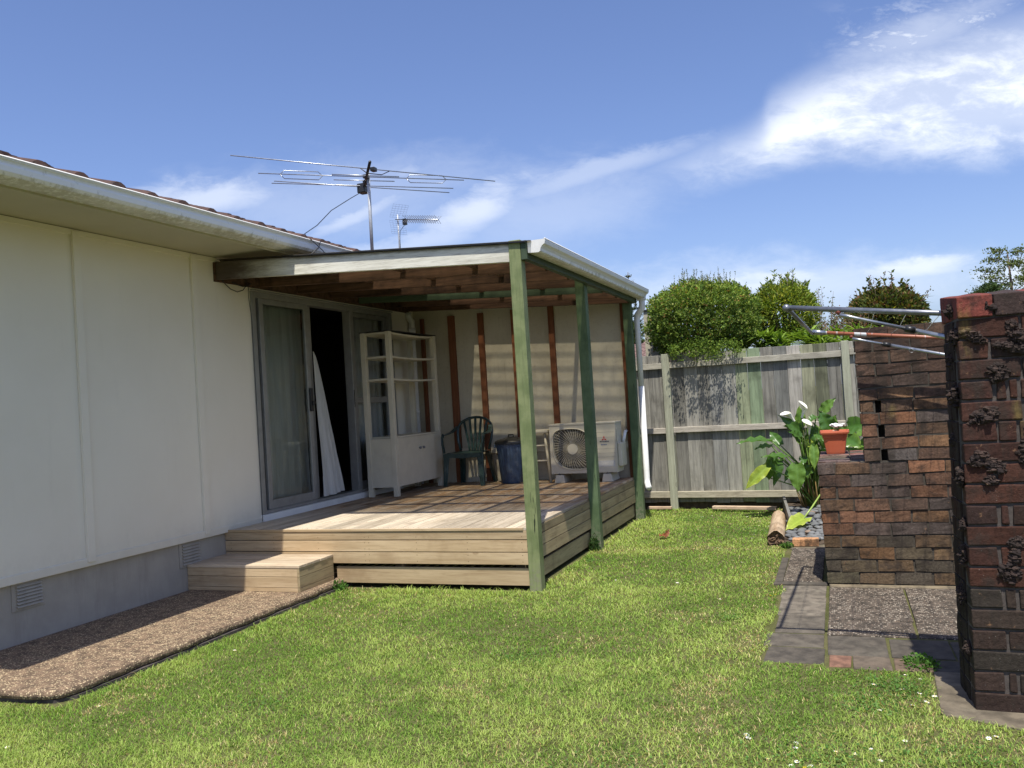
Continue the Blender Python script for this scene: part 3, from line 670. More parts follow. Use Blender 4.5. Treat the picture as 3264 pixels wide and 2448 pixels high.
# white gutter along the outer beam
gp = [(2.966, 2.694), (2.966, 2.602), (3.050, 2.597), (3.066, 2.606), (3.070, 2.628), (3.082, 2.646), (3.104, 2.660), (3.110, 2.684), (3.106, 2.696), (3.098, 2.696), (3.100, 2.684), (3.094, 2.668), (3.072, 2.656), (3.060, 2.630), (3.055, 2.606), (2.974, 2.610), (2.974, 2.694)]
b = MB(); b.prism(gp, 'y', 6.235, 10.09)
g2 = b.build('gutter', MT['gutter'], P, org=(3.0, 8, 2.597))
b = MB(); sh = [(q[0], q[1]) for q in gp[:9]]
b.prism(sh, 'y', 6.228, 6.235); b.build('stop_end', MT['white'], g2, org=WORLD[P.name]); b = MB(); b.prism(sh, 'y', 10.09, 10.10); b.build('stop_end', MT['white'], g2, org=WORLD[P.name])
b = MB(); b.tube([(3.106, 6.23, 2.698), (3.106, 10.1, 2.698)], .006, 6); b.build('gutter_lip', MT['white'], g2, org=WORLD[P.name])
b = MB(); b.box(2.985, 3.075, 9.99, 10.08, 2.575, 2.60)
b.tube([(3.03, 10.035, 2.59), (3.032, 10.035, 2.53), (3.028, 10.04, 2.49), (3.0, 10.05, 2.45), (2.966, 10.055, 2.415), (2.955, 10.06, 2.37), (2.953, 10.06, 2.3), (2.953, 10.06, 1.55)], [.036, .036, .038, .038, .036, .034, .033, .033], 14)
b.tube([(2.953, 10.06, 1.56), (2.950, 10.06, .47), (2.953, 10.045, .42), (2.975, 9.99, .375), (2.985, 9.975, .37)], [.035, .035, .036, .036, .036], 14)
b.build('downpipe', MT['white'], P)
# back screen wall
SW = thing('back_wall', 'pale weathered sheet wall with red-brown studs closing the deck behind the chair', 'wall', (1.4, 10.05, .49))
mscr, g = newmat('weathered_sheet'); co_ = g.objco()
n = g.noise(co_, 2.4, 5, .6); f = g.noise(co_, 28, 6, .75); st = g.noise(g.scale(co_, (7, 1, .25)), 5, 5, .7)
c = g.mix(g.ss(n, .3, .7), (.58, .53, .41), (.66, .62, .50)); c = g.mix(g.ss(f, .5, .72, 0, .45), c, (.30, .27, .20)); c = g.mix(g.ss(st, .56, .72, 0, .35), c, (.24, .20, .13))
c = g.mix(g.ss(g.noise(co_, 3.1, 3, .5), .62, .75, 0, .3), c, (.50, .44, .18))
p_ = g.bsdf(c, .5, spec=.3); tl = g.N.new('ShaderNodeBsdfTranslucent'); tl.inputs[0].default_value = (.5, .45, .33, 1)
mx = g.N.new('ShaderNodeMixShader'); mx.inputs[0].default_value = .25; g.L.new(p_, mx.inputs[1]); g.L.new(tl.outputs[0], mx.inputs[2]); g.out(mx.outputs[0])
for k, (xa, xb) in enumerate(((.0, .958), (.962, 1.888), (1.892, 2.905))):
    b = MB(); b.hexa([(xa, 10.05, .46), (xb, 10.05, .46), (xb, 10.056, .46), (xa, 10.056, .46), (xa, 10.05, ztop(xa) - .004), (xb, 10.05, ztop(xb) - .004), (xb, 10.056, ztop(xb) - .004), (xa, 10.056, ztop(xa) - .004)]); b.build('panel', mscr, SW)
for xa, xb in ((.115, .16), (.51, .595), (.925, .995), (1.375, 1.42), (1.862, 1.93), (2.765, 2.815)):
    b = MB(); b.box(xa, xb, 10.0, 10.049, .492, 2.62, random.random()); b.build('stud', MT['stud'], SW, bevel=.002)
b = MB(); b.box(.6, .92, 10.015, 10.048, .84, .925); b.box(1.0, 1.37, 10.015, 10.048, .84, .925); b.box(1.425, 1.86, 10.015, 10.048, .84, .925); b.box(1.935, 2.76, 10.015, 10.048, .84, .925); b.build('rail', MT['shelfw'], SW, bevel=.003)
# cable hanging from the front beam
b = MB(); b.tube([(.035, 6.26, 2.86), (.03, 6.265, 2.76), (.028, 6.31, 2.70), (.028, 6.40, 2.65), (.03, 6.49, 2.632), (.03, 6.57, 2.655), (.03, 6.62, 2.70), (.032, 6.64, 2.73)], .0045, 6)
b.tube([(.03, 6.42, 2.715), (.028, 6.50, 2.70), (.028, 6.58, 2.69), (.03, 6.66, 2.71), (.032, 6.69, 2.73)], .0045, 6)
b.tube([(.03, 6.655, 2.73), (.021, 6.66, 2.60), (.021, 6.69, 2.4), (.021, 6.695, 1.6), (.021, 6.69, .62), (.04, 6.66, .50)], .003, 5)
b.build('cable', MT['black'], label='thin black cable looped on the wall beneath the front beam end', category='cable')
# ------------------------------------------------------------------ tall shelf with cupboard
CB = thing('shelf_unit', 'tall cream open shelf unit with a two-door cupboard below, standing before the window', 'shelf', (.28, 9.1, .492))
X0, X1, YA, YB, ZB, ZT = .095, .47, 8.51, 9.70, .492, 2.352
for x, y in ((X1 - .055, YA), (X0, YA), (X1 - .055, YB - .06), (X0, YB - .06)):
    b = MB(); b.box(x, x + .055, y, y + .06, ZB, ZT, .5); b.build('leg', MT['shelfw'], CB, bevel=.003)
b = MB(); b.box(X0 - .006, X1 + .006, YA - .004, YB + .004, ZT + .0005, ZT + .010, .5); b.build('top_mat', MT['black'], CB)
for z, sag in ((2.325, .012), (2.055, .012), (1.80, .012)):
    b = MB(); vs = []; fs = []; n = 12
    for i in range(n + 1):
        t = i / n; y = YA + .061 + t * (YB - YA - .122); dz_ = -sag * 4 * t * (1 - t)
        for x, zz in ((X0 + .01, 0), (X1 - .01, 0), (X1 - .01, .02), (X0 + .01, .02)): vs.append((x, y, z + zz + dz_))
    for i in range(n):
        for k in range(4): fs.append((i * 4 + k, i * 4 + (k + 1) % 4, i * 4 + 4 + (k + 1) % 4, i * 4 + 4 + k))
    fs += [(3, 2, 1, 0), (n * 4, n * 4 + 1, n * 4 + 2, n * 4 + 3)]
    b.raw(vs, fs, .5); b.box(X0 + .056, X1 - .056, YA + .012, YA + .03, z, z + .022, .5); b.box(X0 + .056, X1 - .056, YB - .03, YB - .012, z, z + .022, .5)
    b.build('shelf', MT['shelfw'], CB)
b = MB(); b.box(X0 + .056, X1 - .056, YA + .01, YA + .024, .597, 1.145, .5); b.box(X0 + .056, X1 - .056, YB - .024, YB - .01, .597, 1.145, .5)
b.box(X0 + .002, X0 + .012, YA + .061, YB - .061, .597, 1.145, .5); b.box(X0 + .013, X1 - .02, YA + .062, YB - .062, .60, .618, .5); b.build('cupboard_case', MT['shelfw'], CB)
b = MB(); b.box(X0 + .004, X1 + .006, YA + .061, YB - .061, 1.146, 1.164, .5); b.build('counter', MT['shelfw'], CB, bevel=.002)
ym = (YA + YB) / 2 + .03
for y0, y1, ky in ((YA + .062, ym - .0015, ym - .045), (ym + .0015, YB - .062, ym + .045)):
    b = MB(); b.box(X1 - .018, X1 + .002, y0, y1, .60, 1.143, .5); d = b.build('cupboard_door', MT['shelfw'], CB, bevel=.002)
    b = MB(); b.sphere((X1 + .018, ky, 1.0), .016, 10, 7); b.tube([(X1 + .001, ky, 1.0), (X1 + .012, ky, 1.0)], .007, 8); b.build('knob', MT['steeld'], d, org=WORLD[CB.name])

# ------------------------------------------------------------------ green plastic chair, facing the lawn
gp_ = m_plain('green_plastic', (.018, .042, .038), .32, .15, 14, (.12, .16, .16), .35, spec=.6)
CH = thing('plastic_chair', 'dark green moulded plastic armchair with slatted round back', 'chair', (.86, 9.68, .492))
cx, yf, yb, zs = .845, 9.50, 9.90, .885
def blade(b, path, wd, th, up):
    """flat strip along path: wd across, th thick"""
    path = [Vector(p) for p in path]; vs = []; fs = []
    for i, p in enumerate(path):
        d = (path[min(i + 1, len(path) - 1)] - path[max(i - 1, 0)]).normalized(); u = Vector(up(i / (len(path) - 1)) if callable(up) else up)
        s_ = d.cross(u).normalized(); u = s_.cross(d).normalized(); ww = wd(i / (len(path) - 1)) if callable(wd) else wd
        vs += [p + s_ * ww / 2 + u * th / 2, p - s_ * ww / 2 + u * th / 2, p - s_ * ww / 2 - u * th / 2, p + s_ * ww / 2 - u * th / 2]
    for i in range(len(path) - 1):
        for k in range(4): fs.append((i * 4 + k, i * 4 + (k + 1) % 4, i * 4 + 4 + (k + 1) % 4, i * 4 + 4 + k))
    n = len(path) - 1; fs += [(3, 2, 1, 0), (n * 4, n * 4 + 1, n * 4 + 2, n * 4 + 3)]
    b.raw(vs, fs, .5, smooth=False)
b = MB()
b.grid(14, 14, lambda u, v: (cx + (u - .5) * (.46 - .05 * v), yf - .02 + v * .42, zs + .012 - .022 * math.sin(u * math.pi) * math.sin(v * math.pi) - (.03 * (1 - min(1, v * 6)) ** 2)))
b.grid(14, 14, lambda u, v: (cx + (.5 - u) * (.46 - .05 * v), yf - .02 + v * .42, zs - .004 - .022 * math.sin(u * math.pi) * math.sin(v * math.pi) - (.035 * (1 - min(1, v * 6)) ** 2)))
blade(b, [(cx - .235, yf - .02, zs - .018), (cx, yf - .026, zs - .03), (cx + .235, yf - .02, zs - .018)], .05, .006, (0, -1, 0))
b.build('seat', gp_, CH)
for sx in (-1, 1):
    b = MB(); blade(b, [(cx + sx * .222, yf + .0, zs + .0), (cx + sx * .228, yf - .01, .75), (cx + sx * .245, yf - .03, .493)], lambda t: .085 - .035 * t, .012, (0, -1, 0))
    blade(b, [(cx + sx * .238, yf + .03, zs + .0), (cx + sx * .246, yf + .015, .75), (cx + sx * .262, yf - .01, .493)], lambda t: .07 - .035 * t, .012, (1, 0, 0)); b.build('leg', gp_, CH, bevel=.003)
    b = MB(); blade(b, [(cx + sx * .17, yb - .02, zs), (cx + sx * .185, yb + .02, .70), (cx + sx * .215, yb + .055, .493)], lambda t: .07 - .03 * t, .012, (0, -1, 0))
    blade(b, [(cx + sx * .20, yb - .04, zs), (cx + sx * .215, yb + .0, .70), (cx + sx * .237, yb + .035, .493)], lambda t: .06 - .025 * t, .012, (1, 0, 0)); b.build('leg', gp_, CH, bevel=.003)
    b = MB()
    pts = [(cx + sx * .255, yf + .015, zs + .01), (cx + sx * .268, yf + .0, zs + .12), (cx + sx * .272, yf + .01, zs + .20), (cx + sx * .272, yf + .05, zs + .232), (cx + sx * .272, yf + .15, zs + .232), (cx + sx * .258, yf + .27, zs + .255), (cx + sx * .225, yb - .02, zs + .32)]
    blade(b, pts[:4], .05, .014, (1, 0, 0)); blade(b, pts[3:], .055, .014, (0, 0, 1)); b.build('armrest', gp_, CH, bevel=.004)
b = MB(); arc = []
for i in range(15):
    t = math.pi * i / 14; arc.append((cx - .235 * math.cos(t), yb + .0 + .05 * math.sin(t), zs + .25 + .175 * math.sin(t) ** .8))
arc = [(cx - .19, yb - .04, zs + .02), (cx - .225, yb - .02, zs + .15)] + arc + [(cx + .225, yb - .02, zs + .15), (cx + .19, yb - .04, zs + .02)]
b.tube(arc, .019, 8, flat=.8)
for i, k in enumerate((-2, -1, 0, 1, 2)):
    blade(b, [(cx + k * .035, yb - .03, zs + .012), (cx + k * .052, yb + .005, zs + .15), (cx + k * .078, yb + .038, zs + .25 + .168 * max(0, 1 - (k * .078 / .235) ** 2) ** .5)], .03, .007, (0, -1, 0))
b.build('backrest', gp_, CH)

# ------------------------------------------------------------------ blue ribbed bin
BN = thing('rubbish_bin', 'blue ribbed plastic rubbish bin with a black lid behind the front post', 'bin', (1.372, 9.78, .492))
blu = m_plain('blue_plastic', (.045, .075, .13), .5, .2, 16, (.16, .18, .21), .6)
b = MB(); b.lathe((1.372, 9.78, .493), [(0, 0), (.145, 0), (.150, .01), (.185, .455), (.185, .47), (.192, .472), (.194, .49), (.178, .49)], 112, fn=lambda t, z: 1 + (.022 * (1 if math.sin(t * 28) > 0 else -1) if .015 < z < .46 else 0)); b.build('body', blu, BN)
b = MB(); b.lathe((1.372, 9.78, .493), [(.205, .478), (.207, .50), (.19, .515), (.13, .535), (.06, .553), (.05, .556), (0, .557)], 36); b.build('lid', MT['black'], BN)
b = MB(); b.tube([(1.34, 9.78, 1.045), (1.34, 9.78, 1.075), (1.40, 9.78, 1.075), (1.40, 9.78, 1.045)], .009, 6)
b.build('lid_handle', MT['black'], BN)
for s_ in (-1, 1):
    b = MB(); b.box(1.372 + s_ * .20 - .02, 1.372 + s_ * .20 + .02, 9.74, 9.82, .925, .965); b.build('handle', blu, BN, bevel=.006)

# ------------------------------------------------------------------ white stool behind the post
ST = thing('stool', 'cream wooden stool half hidden between the front post and the outdoor unit', 'stool', (1.72, 9.80, .492))
b = MB(); b.box(1.56, 1.885, 9.66, 9.94, 1.078, 1.118, .5); b.build('seat', MT['shelfw'], ST, bevel=.012)
for sx, sy in ((-1, -1), (1, -1), (1, 1), (-1, 1)):
    b = MB(); b.tube([(1.722 + sx * .105, 9.80 + sy * .09, 1.078), (1.722 + sx * .165, 9.80 + sy * .13, .493)], [.015, .018], 8); b.build('leg', MT['shelfw'], ST)
for z, q in ((.93, .12), (.75, .137)):
    b = MB()
    for sy in (-1, 1): b.tube([(1.722 - q, 9.80 + sy * (.09 + (1.078 - z) * .07), z), (1.722 + q, 9.80 + sy * (.09 + (1.078 - z) * .07), z)], .010, 6)
    b.build('rung', MT['shelfw'], ST)

# ------------------------------------------------------------------ outdoor air-conditioning unit
AC = thing('outdoor_unit', 'cream outdoor air conditioning unit with round fan grille on two plastic feet', 'air conditioner', (2.33, 9.72, .492))
x0, x1, y0, y1, z0, z1 = 1.932, 2.725, 9.57, 9.87, .60, 1.165
b = MB(); fx, fz, fr_ = 2.205, .880, .238
# front panel with a rounded-square opening for the grille
N = 64; hole = []; 
for i in range(N):
    t = 2 * math.pi * i / N; c_, s_ = math.cos(t), math.sin(t)
    ex = 4.6 if (c_ < 0 and s_ > 0) or (c_ > 0 and s_ < 0) else 2.25
    rr = fr_ / (abs(c_) ** ex + abs(s_) ** ex) ** (1 / ex); hole.append((fx + c_ * rr, fz + s_ * rr))
outer = []
for i in range(N):
    t = 2 * math.pi * i / N; c_, s_ = math.cos(t), math.sin(t)
    k = min((x1 - fx) / c_ if c_ > 1e-6 else 9, (fx - x0) / -c_ if c_ < -1e-6 else 9, (z1 - fz) / s_ if s_ > 1e-6 else 9, (fz - z0) / -s_ if s_ < -1e-6 else 9)
    outer.append((fx + c_ * k, fz + s_ * k))
for tx, tz in ((x0, z0), (x1, z0), (x0, z1), (x1, z1)):
    i = min(range(N), key=lambda i: (outer[i][0] - tx) ** 2 + (outer[i][1] - tz) ** 2); outer[i] = (tx, tz)
vs = [(p[0], y0, p[1]) for p in outer] + [(p[0], y0, p[1]) for p in hole] + [(fx + (p[0] - fx) * .97, y0 + .045, fz + (p[1] - fz) * .97) for p in hole]
fs = []
for i in range(N):
    j = (i + 1) % N; fs += [(i, j, N + j, N + i), (N + i, N + j, 2 * N + j, 2 * N + i)]
b.raw(vs, fs, .5)
b.box(x0, x0 + .003, y0 + .001, y1, z0, z1, .5); b.box(x1 - .003, x1, y0 + .001, y1, z0, z1, .5); b.box(x0, x1, y1 - .003, y1, z0 + .001, z1 - .001, .5); b.box(x0 + .001, x1 - .001, y0 + .001, y1 - .001, z0 - .002, z0 + .002, .5)
b.tube([(p[0], y0 - .003, p[1]) for p in hole] + [(hole[0][0], y0 - .003, hole[0][1])], .006, 6, cap=False)
b.build('casing', MT['acw'], AC)
b = MB(); b.box(x0 - .004, x1 + .004, y0 - .006, y1 + .004, z1 - .012, z1 + .014, .5); b.build('top_cover', MT['acw'], AC, bevel=.008)
b = MB(); b.raw([(fx + (p[0] - fx) * 1.0, y0 + .05, fz + (p[1] - fz) * 1.0) for p in hole], [tuple(range(N))]); b.build('fan_recess', m_plain('fan_dark', (.045, .04, .032), .7, .2, 10), AC)
b = MB()
for k in range(5):
    t = k * 2 * math.pi / 5; pts = []
    for q in (0, .3, .6, .9, 1.15): pts.append((fx + .06 * math.cos(t), y0 + .04, fz))
    c1_, s1_ = math.cos(t), math.sin(t); c2_, s2_ = math.cos(t + .75), math.sin(t + .75)
    b.raw([(fx + .05 * c1_, y0 + .045, fz + .05 * s1_), (fx + .21 * c1_, y0 + .047, fz + .21 * s1_), (fx + .21 * c2_, y0 + .025, fz + .21 * s2_), (fx + .05 * c2_, y0 + .03, fz + .05 * s2_)], [(0, 1, 2, 3)])
b.build('fan', m_plain('fan_blade', (.11, .10, .08), .5, .1, 10), AC)
b = MB()
def inhole(x, z):
    dx, dz2 = x - fx, z - fz
    ex = 4.6 if (dx < 0 and dz2 > 0) or (dx > 0 and dz2 < 0) else 2.25
    return (abs(dx) / fr_) ** ex + (abs(dz2) / fr_) ** ex < .985
for k in range(44):
    t = 2 * math.pi * k / 44 + .03; r_ = .066
    while inhole(fx + (r_ + .004) * math.cos(t + (r_ - .066) * 1.2), fz + (r_ + .004) * math.sin(t + (r_ - .066) * 1.2)) and r_ < .33: r_ += .004
    pts = [(fx + q * math.cos(t + (q - .066) * 1.2), y0 + .006, fz + q * math.sin(t + (q - .066) * 1.2)) for q in np.linspace(.062, r_, 6)]
    b.tube(pts, .0023, 4, cap=False)
for q in np.arange(.078, .33, .0165):
    seg_ = []
    for i in range(73):
        t = 2 * math.pi * i / 72; x, z = fx + q * math.cos(t), fz + q * math.sin(t)
        if inhole(x, z): seg_.append((x, y0 + .009, z))
        else:
            if len(seg_) > 1: b.tube(seg_, .0016, 4, cap=False)
            seg_ = []
    if len(seg_) > 1: b.tube(seg_, .0013, 4, cap=False)
b.build('fan_grille', MT['acw'], AC)
b = MB(); vs = [(fx, y0 - .004, fz)] ; b.prism([(fx + .062 * math.cos(t), fz + .062 * math.sin(t)) for t in np.linspace(0, 2 * math.pi, 28)[:-1]], 'y', y0 - .003, y0 + .014); b.build('hub', MT['acw'], AC)
b = MB()
pg_ = m_plain('panel_groove', (.36, .34, .28), .6)
for z in (1.06, 1.00, .87, .82, .775): b = MB(); b.box(2.47, x1 - .012, y0 - .0012, y0 + .001, z, z + .0022); b.build('panel_groove', pg_, AC)
b = MB(); b.box(2.50, 2.70, y0 - .0012, y0 + .0005, .665, .735); b.build('rating_label', m_plain('label_silver', (.50, .50, .49), .4, .12, 90), AC)
b = MB(); b.box(x1 + .0005, x1 + .012, y0 + .03, y0 + .07, .95, 1.10); b.build('side_grip', MT['acw'], AC, bevel=.005)
b = MB(); b.box(x1 + .0005, x1 + .05, y0 + .05, y1 - .02, .66, .93); b.build('valve_cover', MT['acw'], AC, bevel=.012)
b = MB(); b.tube([(x1 + .03, y1 - .06, .93), (x1 + .04, y1 - .03, 1.0), (x1 + .035, y1 + .03, 1.04), (x1 + .03, 10.04, 1.05)], .02, 8); b.build('pipe', MT['white'], AC)
for xa, xb in ((1.975, 2.085), (2.545, 2.655)):
    b = MB(); b.hexa([(xa - .01, 9.55, .493), (xb + .01, 9.55, .493), (xb + .01, 9.90, .493), (xa - .01, 9.90, .493), (xa + .01, 9.56, .585), (xb - .01, 9.56, .585), (xb - .01, 9.89, .585), (xa + .01, 9.89, .585)], .5)
    f_ = b.build('foot', MT['acw'], AC, bevel=.006)
    b = MB(); b.tube([((xa + xb) / 2, 9.575, .58), ((xa + xb) / 2, 9.575, .612)], .006, 6); b.box((xa + xb) / 2 - .016, (xa + xb) / 2 + .016, 9.562, 9.59, .586, .592); b.build('bolt', MT['black'], f_, org=WORLD[AC.name])
# three-diamond mark and lettering
b = MB(); lx, lz, s_ = 2.588, .985, .0165
def rh(cx_, cz_, ang):
    u = (math.cos(ang), math.sin(ang)); v = (-u[1], u[0]); hw = s_ * .577
    p = [(cx_ + u[0] * s_ * 1.0, cz_ + u[1] * s_), (cx_ + v[0] * hw, cz_ + v[1] * hw), (cx_ - u[0] * s_, cz_ - u[1] * s_), (cx_ - v[0] * hw, cz_ - v[1] * hw)]
    b.raw([(q[0], y0 - .0016, q[1]) for q in p], [(0, 1, 2, 3)])
for ang in (math.pi / 2, math.pi * 7 / 6, math.pi * 11 / 6): rh(lx + s_ * math.cos(ang), lz + s_ * math.sin(ang), ang)
b.build('logo', m_plain('logo_red', (.55, .02, .02), .5, .0), AC)
def text_mesh(txt, size, loc, mat, parent, name, bold=.0):
    cu = bpy.data.curves.new(name, 'FONT'); cu.body = txt; cu.size = size; cu.align_x = 'CENTER'; cu.extrude = .0003; cu.offset = bold
    t = bpy.data.objects.new('tmp', cu); COL.objects.link(t); dg = bpy.context.evaluated_depsgraph_get(); dg.update()
    me = bpy.data.meshes.new_from_object(t.evaluated_get(dg)); bpy.data.objects.remove(t); 
    R_ = Matrix.Rotation(math.pi / 2, 4, 'X'); me.transform(R_); me.materials.clear(); me.materials.append(mat)
    o = bpy.data.objects.new(name, me); COL.objects.link(o); o.parent = parent; o.location = Vector(loc) - Vector(WORLD[parent.name]); return o
ink = m_plain('logo_ink', (.05, .06, .10), .5, 0)
text_mesh('MITSUBISHI', .0215, (lx + .002, y0 - .0015, .9455), ink, AC, 'lettering', .0006)
text_mesh('Inverter', .022, (lx - .004, y0 - .0015, .912), m_plain('logo_blue', (.04, .10, .30), .5, 0), AC, 'lettering', .0006)

# ------------------------------------------------------------------ antennas on the roof
def el(b, p, q, r=.006, z=4.55): b.tube([(p[0], p[1], z), (q[0], q[1], z)], r, 6)
AN = thing('tv_antenna', 'large many-armed television antenna on a tall mast above the pergola', 'antenna', (-.50, 10.0, 3.40))
b = MB(); b.tube([(-.52, 10.0, 3.38), (-.49, 9.96, 4.62)], .022, 10); b.build('mast', MT['mast'], AN)
b = MB(); b.tube([(-.10, 9.33, 4.55), (-.86, 10.46, 4.55)], .019, 8); b.build('boom', MT['black'], AN)
for p, q in (((-1.35, 8.26), (.85, 11.13)), ((-1.61, 9.45), (.05, 11.34)), ((-1.70, 9.52), (.20, 11.15)), ((-.94, 9.83), (-.31, 10.35)), ((-.82, 9.59), (-.15, 10.18))):
    b = MB(); el(b, p, q, .0065, 4.565); b.build('element', MT['steel'], AN)
b = MB(); p, q = Vector((-1.52, 9.0, 4.55)), Vector((.53, 10.78, 4.55))
b.tube([p, q], .0065, 6)
for a_, c_ in (((-1.33, 9.19), (-.93, 9.55)), ((-.09, 10.27), (.34, 10.61))):
    a_, c_ = Vector((*a_, 4.55)), Vector((*c_, 4.55))
    for s_ in (-.052, .052):
        u = (c_ - a_); b.tube([a_, a_ + u * .1 + Vector((0, 0, s_)), c_ - u * .1 + Vector((0, 0, s_)), c_], .0055, 6)
b.build('dipole', MT['steel'], AN)
b = MB()
for p in ((-.25, 9.68, 4.56), (-.50, 9.92, 4.56), (-.62, 10.12, 4.55)):
    b = MB(); b.box(p[0] - .03, p[0] + .03, p[1] - .04, p[1] + .04, p[2] - .025, p[2] + .025); b.build('clamp', MT['black'], AN, bevel=.004)
b = MB()
b.tube([(-.36, 9.54, 4.56), (-.30, 9.60, 4.50), (-.18, 9.76, 4.50), (-.12, 9.86, 4.56)], .006, 6)
b.build('strut', MT['black'], AN)
b = MB(); b.box(-.86, -.74, 10.28, 10.42, 4.47, 4.60); b.build('junction_box', MT['black'], AN, bevel=.01)
b = MB(); b.tube([(-.80, 10.3, 4.48), (-.86, 10.1, 4.36), (-.86, 9.6, 4.1), (-.70, 9.0, 3.78), (-.35, 8.2, 3.5), (.1, 7.6, 3.26), (.5, 7.1, 3.10), (.78, 6.72, 3.035), (.875, 6.60, 3.01), (.885, 6.56, 2.95), (.90, 6.40, 2.86)], .0055, 6)
b.tube([(.885, 6.42, 3.01), (.885, 6.62, 2.93), (.89, 6.72, 2.86)], .004, 5); b.build('cable', MT['black'], AN)
A2 = thing('yagi_antenna', 'small ladder-like television antenna with a wire grid reflector on its own mast', 'antenna', (-1.68, 13.0, 3.86))
sc_ = 13 / 16.; 
def w16(x, y, z): return (CAM.x + (x - CAM.x) * sc_, y * sc_, CAM.z + (z - CAM.z) * sc_)
mt = w16(-3.25, 16, 5.557)
b = MB(); b.tube([(mt[0], 13.0, 3.84), (mt[0], 13.0, mt[2])], .013, 8); b.build('mast', MT['mast'], A2)
bl_, br_ = Vector(w16(-3.306, 16, 5.463)), Vector((-.62, 12.35, 4.44))
b = MB(); b.tube([bl_, br_], .010, 6); b.build('boom', MT['steel'], A2)
dr = (br_ - bl_).normalized(); sidev = dr.cross(Vector((0, 0, 1))).normalized(); upv = sidev.cross(dr)
b = MB()
for i in range(15):
    p = bl_ + (br_ - bl_) * (.28 + .72 * i / 14)
    for s_ in (1, -1): b.tube([p, p + (sidev * .07 * s_ + upv * .065 - dr * .03)], .0036, 4, cap=False); b.tube([p, p + (sidev * .07 * s_ - upv * .055 - dr * .03)], .0036, 4, cap=False)
b.build('director', MT['steeld'], A2)
b = MB()
for s_ in (1, -1):
    base_ = bl_ + dr * .06
    for i in range(7):
        q = base_ + upv * s_ * (.03 + i * .036) + dr * (i * .016); b.tube([q - sidev * .15, q + sidev * .15], .0013, 4, cap=False)
    for k in range(6):
        o_ = sidev * (-.15 + k * .06); b.tube([base_ + upv * s_ * .03 + o_, base_ + upv * s_ * .246 + dr * .096 + o_], .0011, 4, cap=False)
b.build('reflector', MT['steeld'], A2)
b = MB(); p = bl_ + dr * .30; b.box(p.x - .03, p.x + .03, p.y - .03, p.y + .03, p.z - .09, p.z + .01); b.tube([p - Vector((0, 0, .08)), p + Vector((-.10, 0, -.18)), Vector((mt[0] + .02, 13.0, p.z - .28)), Vector((mt[0] + .016, 13.0, 3.9))], .004, 5); b.build('feed_box', MT['black'], A2)
# ------------------------------------------------------------------ paling fence
def fy(x): return 10.801 - .097 * (x - 2.753)        # front face of the rails
FN = thing('fence', 'weathered grey paling fence with three rails, some boards stained green', 'fence', (4.0, fy(4.0), 0))
edges = [1.02, 1.175, 1.33, 1.487, 1.643, 1.80, 1.955, 2.11, 2.27, 2.42, 2.58, 2.735, 2.885, 3.03, 3.178, 3.335, 3.498, 3.65, 3.81, 3.972, 4.12, 4.277, 4.42, 4.584, 4.735, 4.884, 5.031, 5.172, 5.32]
x = 5.32
while x < 9.0: x += .155; edges.append(round(x, 3))
tints = {19: (.74, .86, .60), 20: (.60, .80, .55), 18: (.98, 1, .96), 17: (.93, .96, .97), 24: (.80, .84, .62), 25: (.72, .78, .56), 23: (1.02, 1.0, .97), 22: (.88, .92, .93)}
b = MB()
for i in range(len(edges) - 1):
    gp1 = random.choice((.0012, .0012, .0012, .003)); xa, xb = edges[i] + gp1, edges[i + 1] - .0012
    zt = 1.945 - .0085 * max(0, xa - 3) + random.uniform(-.006, .006); q = random.uniform(-.004, .004)
    t = tints.get(i, (lambda q_: (q_, q_, q_ * .96))(random.uniform(.78, 1.0)))
    p = []
    for z in (.085 + random.uniform(-.01, .01), zt):
        for xx, off in ((xa, .046), (xb, .046), (xb, .066), (xa, .066)): p.append((xx + (random.uniform(-.002, .002)), fy(xx) + off + q, z))
    b.hexa(p, random.random(), t)
b.build('paling', MT['fence'], FN, bevel=.0035)
b = MB(); b.hexa([(.9, fy(.9) + .09, -.05), (9, fy(9) + .09, -.05), (9, fy(9) + .11, -.05), (.9, fy(.9) + .11, -.05), (.9, fy(.9) + .09, .16), (9, fy(9) + .09, .16), (9, fy(9) + .11, .16), (.9, fy(.9) + .11, .16)])
b.build('gap_shade_strip', MT['soil'], FN)  # soil-dark strip added to paint the shaded gap under the palings
def rail(xa, xb, za0, za1, h, col=(1, 1, 1)):
    b = MB(); p = []
    for dzz in (0, h):
        p += [(xa, fy(xa), za0 + dzz), (xb, fy(xb), za1 + dzz), (xb, fy(xb) + .045, za1 + dzz), (xa, fy(xa) + .045, za0 + dzz)]
    b.hexa(p, random.random(), col); b.build('rail', MT['frail'], FN, bevel=.004)
for xa, xb in ((1.0, 3.079), (3.172, 5.188), (5.275, 7.4)):
    rail(xa, xb, 1.770, 1.756 if xa > 2 else 1.77, .072, (.95, .98, .95)); rail(xa, xb, .961, .955, .070); rail(xa, xb, .148, .148, .080, (.95, .95, .85))
for xa, xb, zt in ((3.078, 3.173, 1.953), (5.189, 5.274, 1.935), (7.4, 7.49, 1.93), (.9, .995, 1.95)):
    b = MB(); p = []
    for z in (-.05, zt): p += [(xa, fy(xa) - .022, z), (xb, fy(xb) - .022, z), (xb, fy(xb) + .044, z), (xa, fy(xa) + .044, z)]
    b.hexa(p, random.random()); b.build('post', MT['fpost'], FN, bevel=.005)

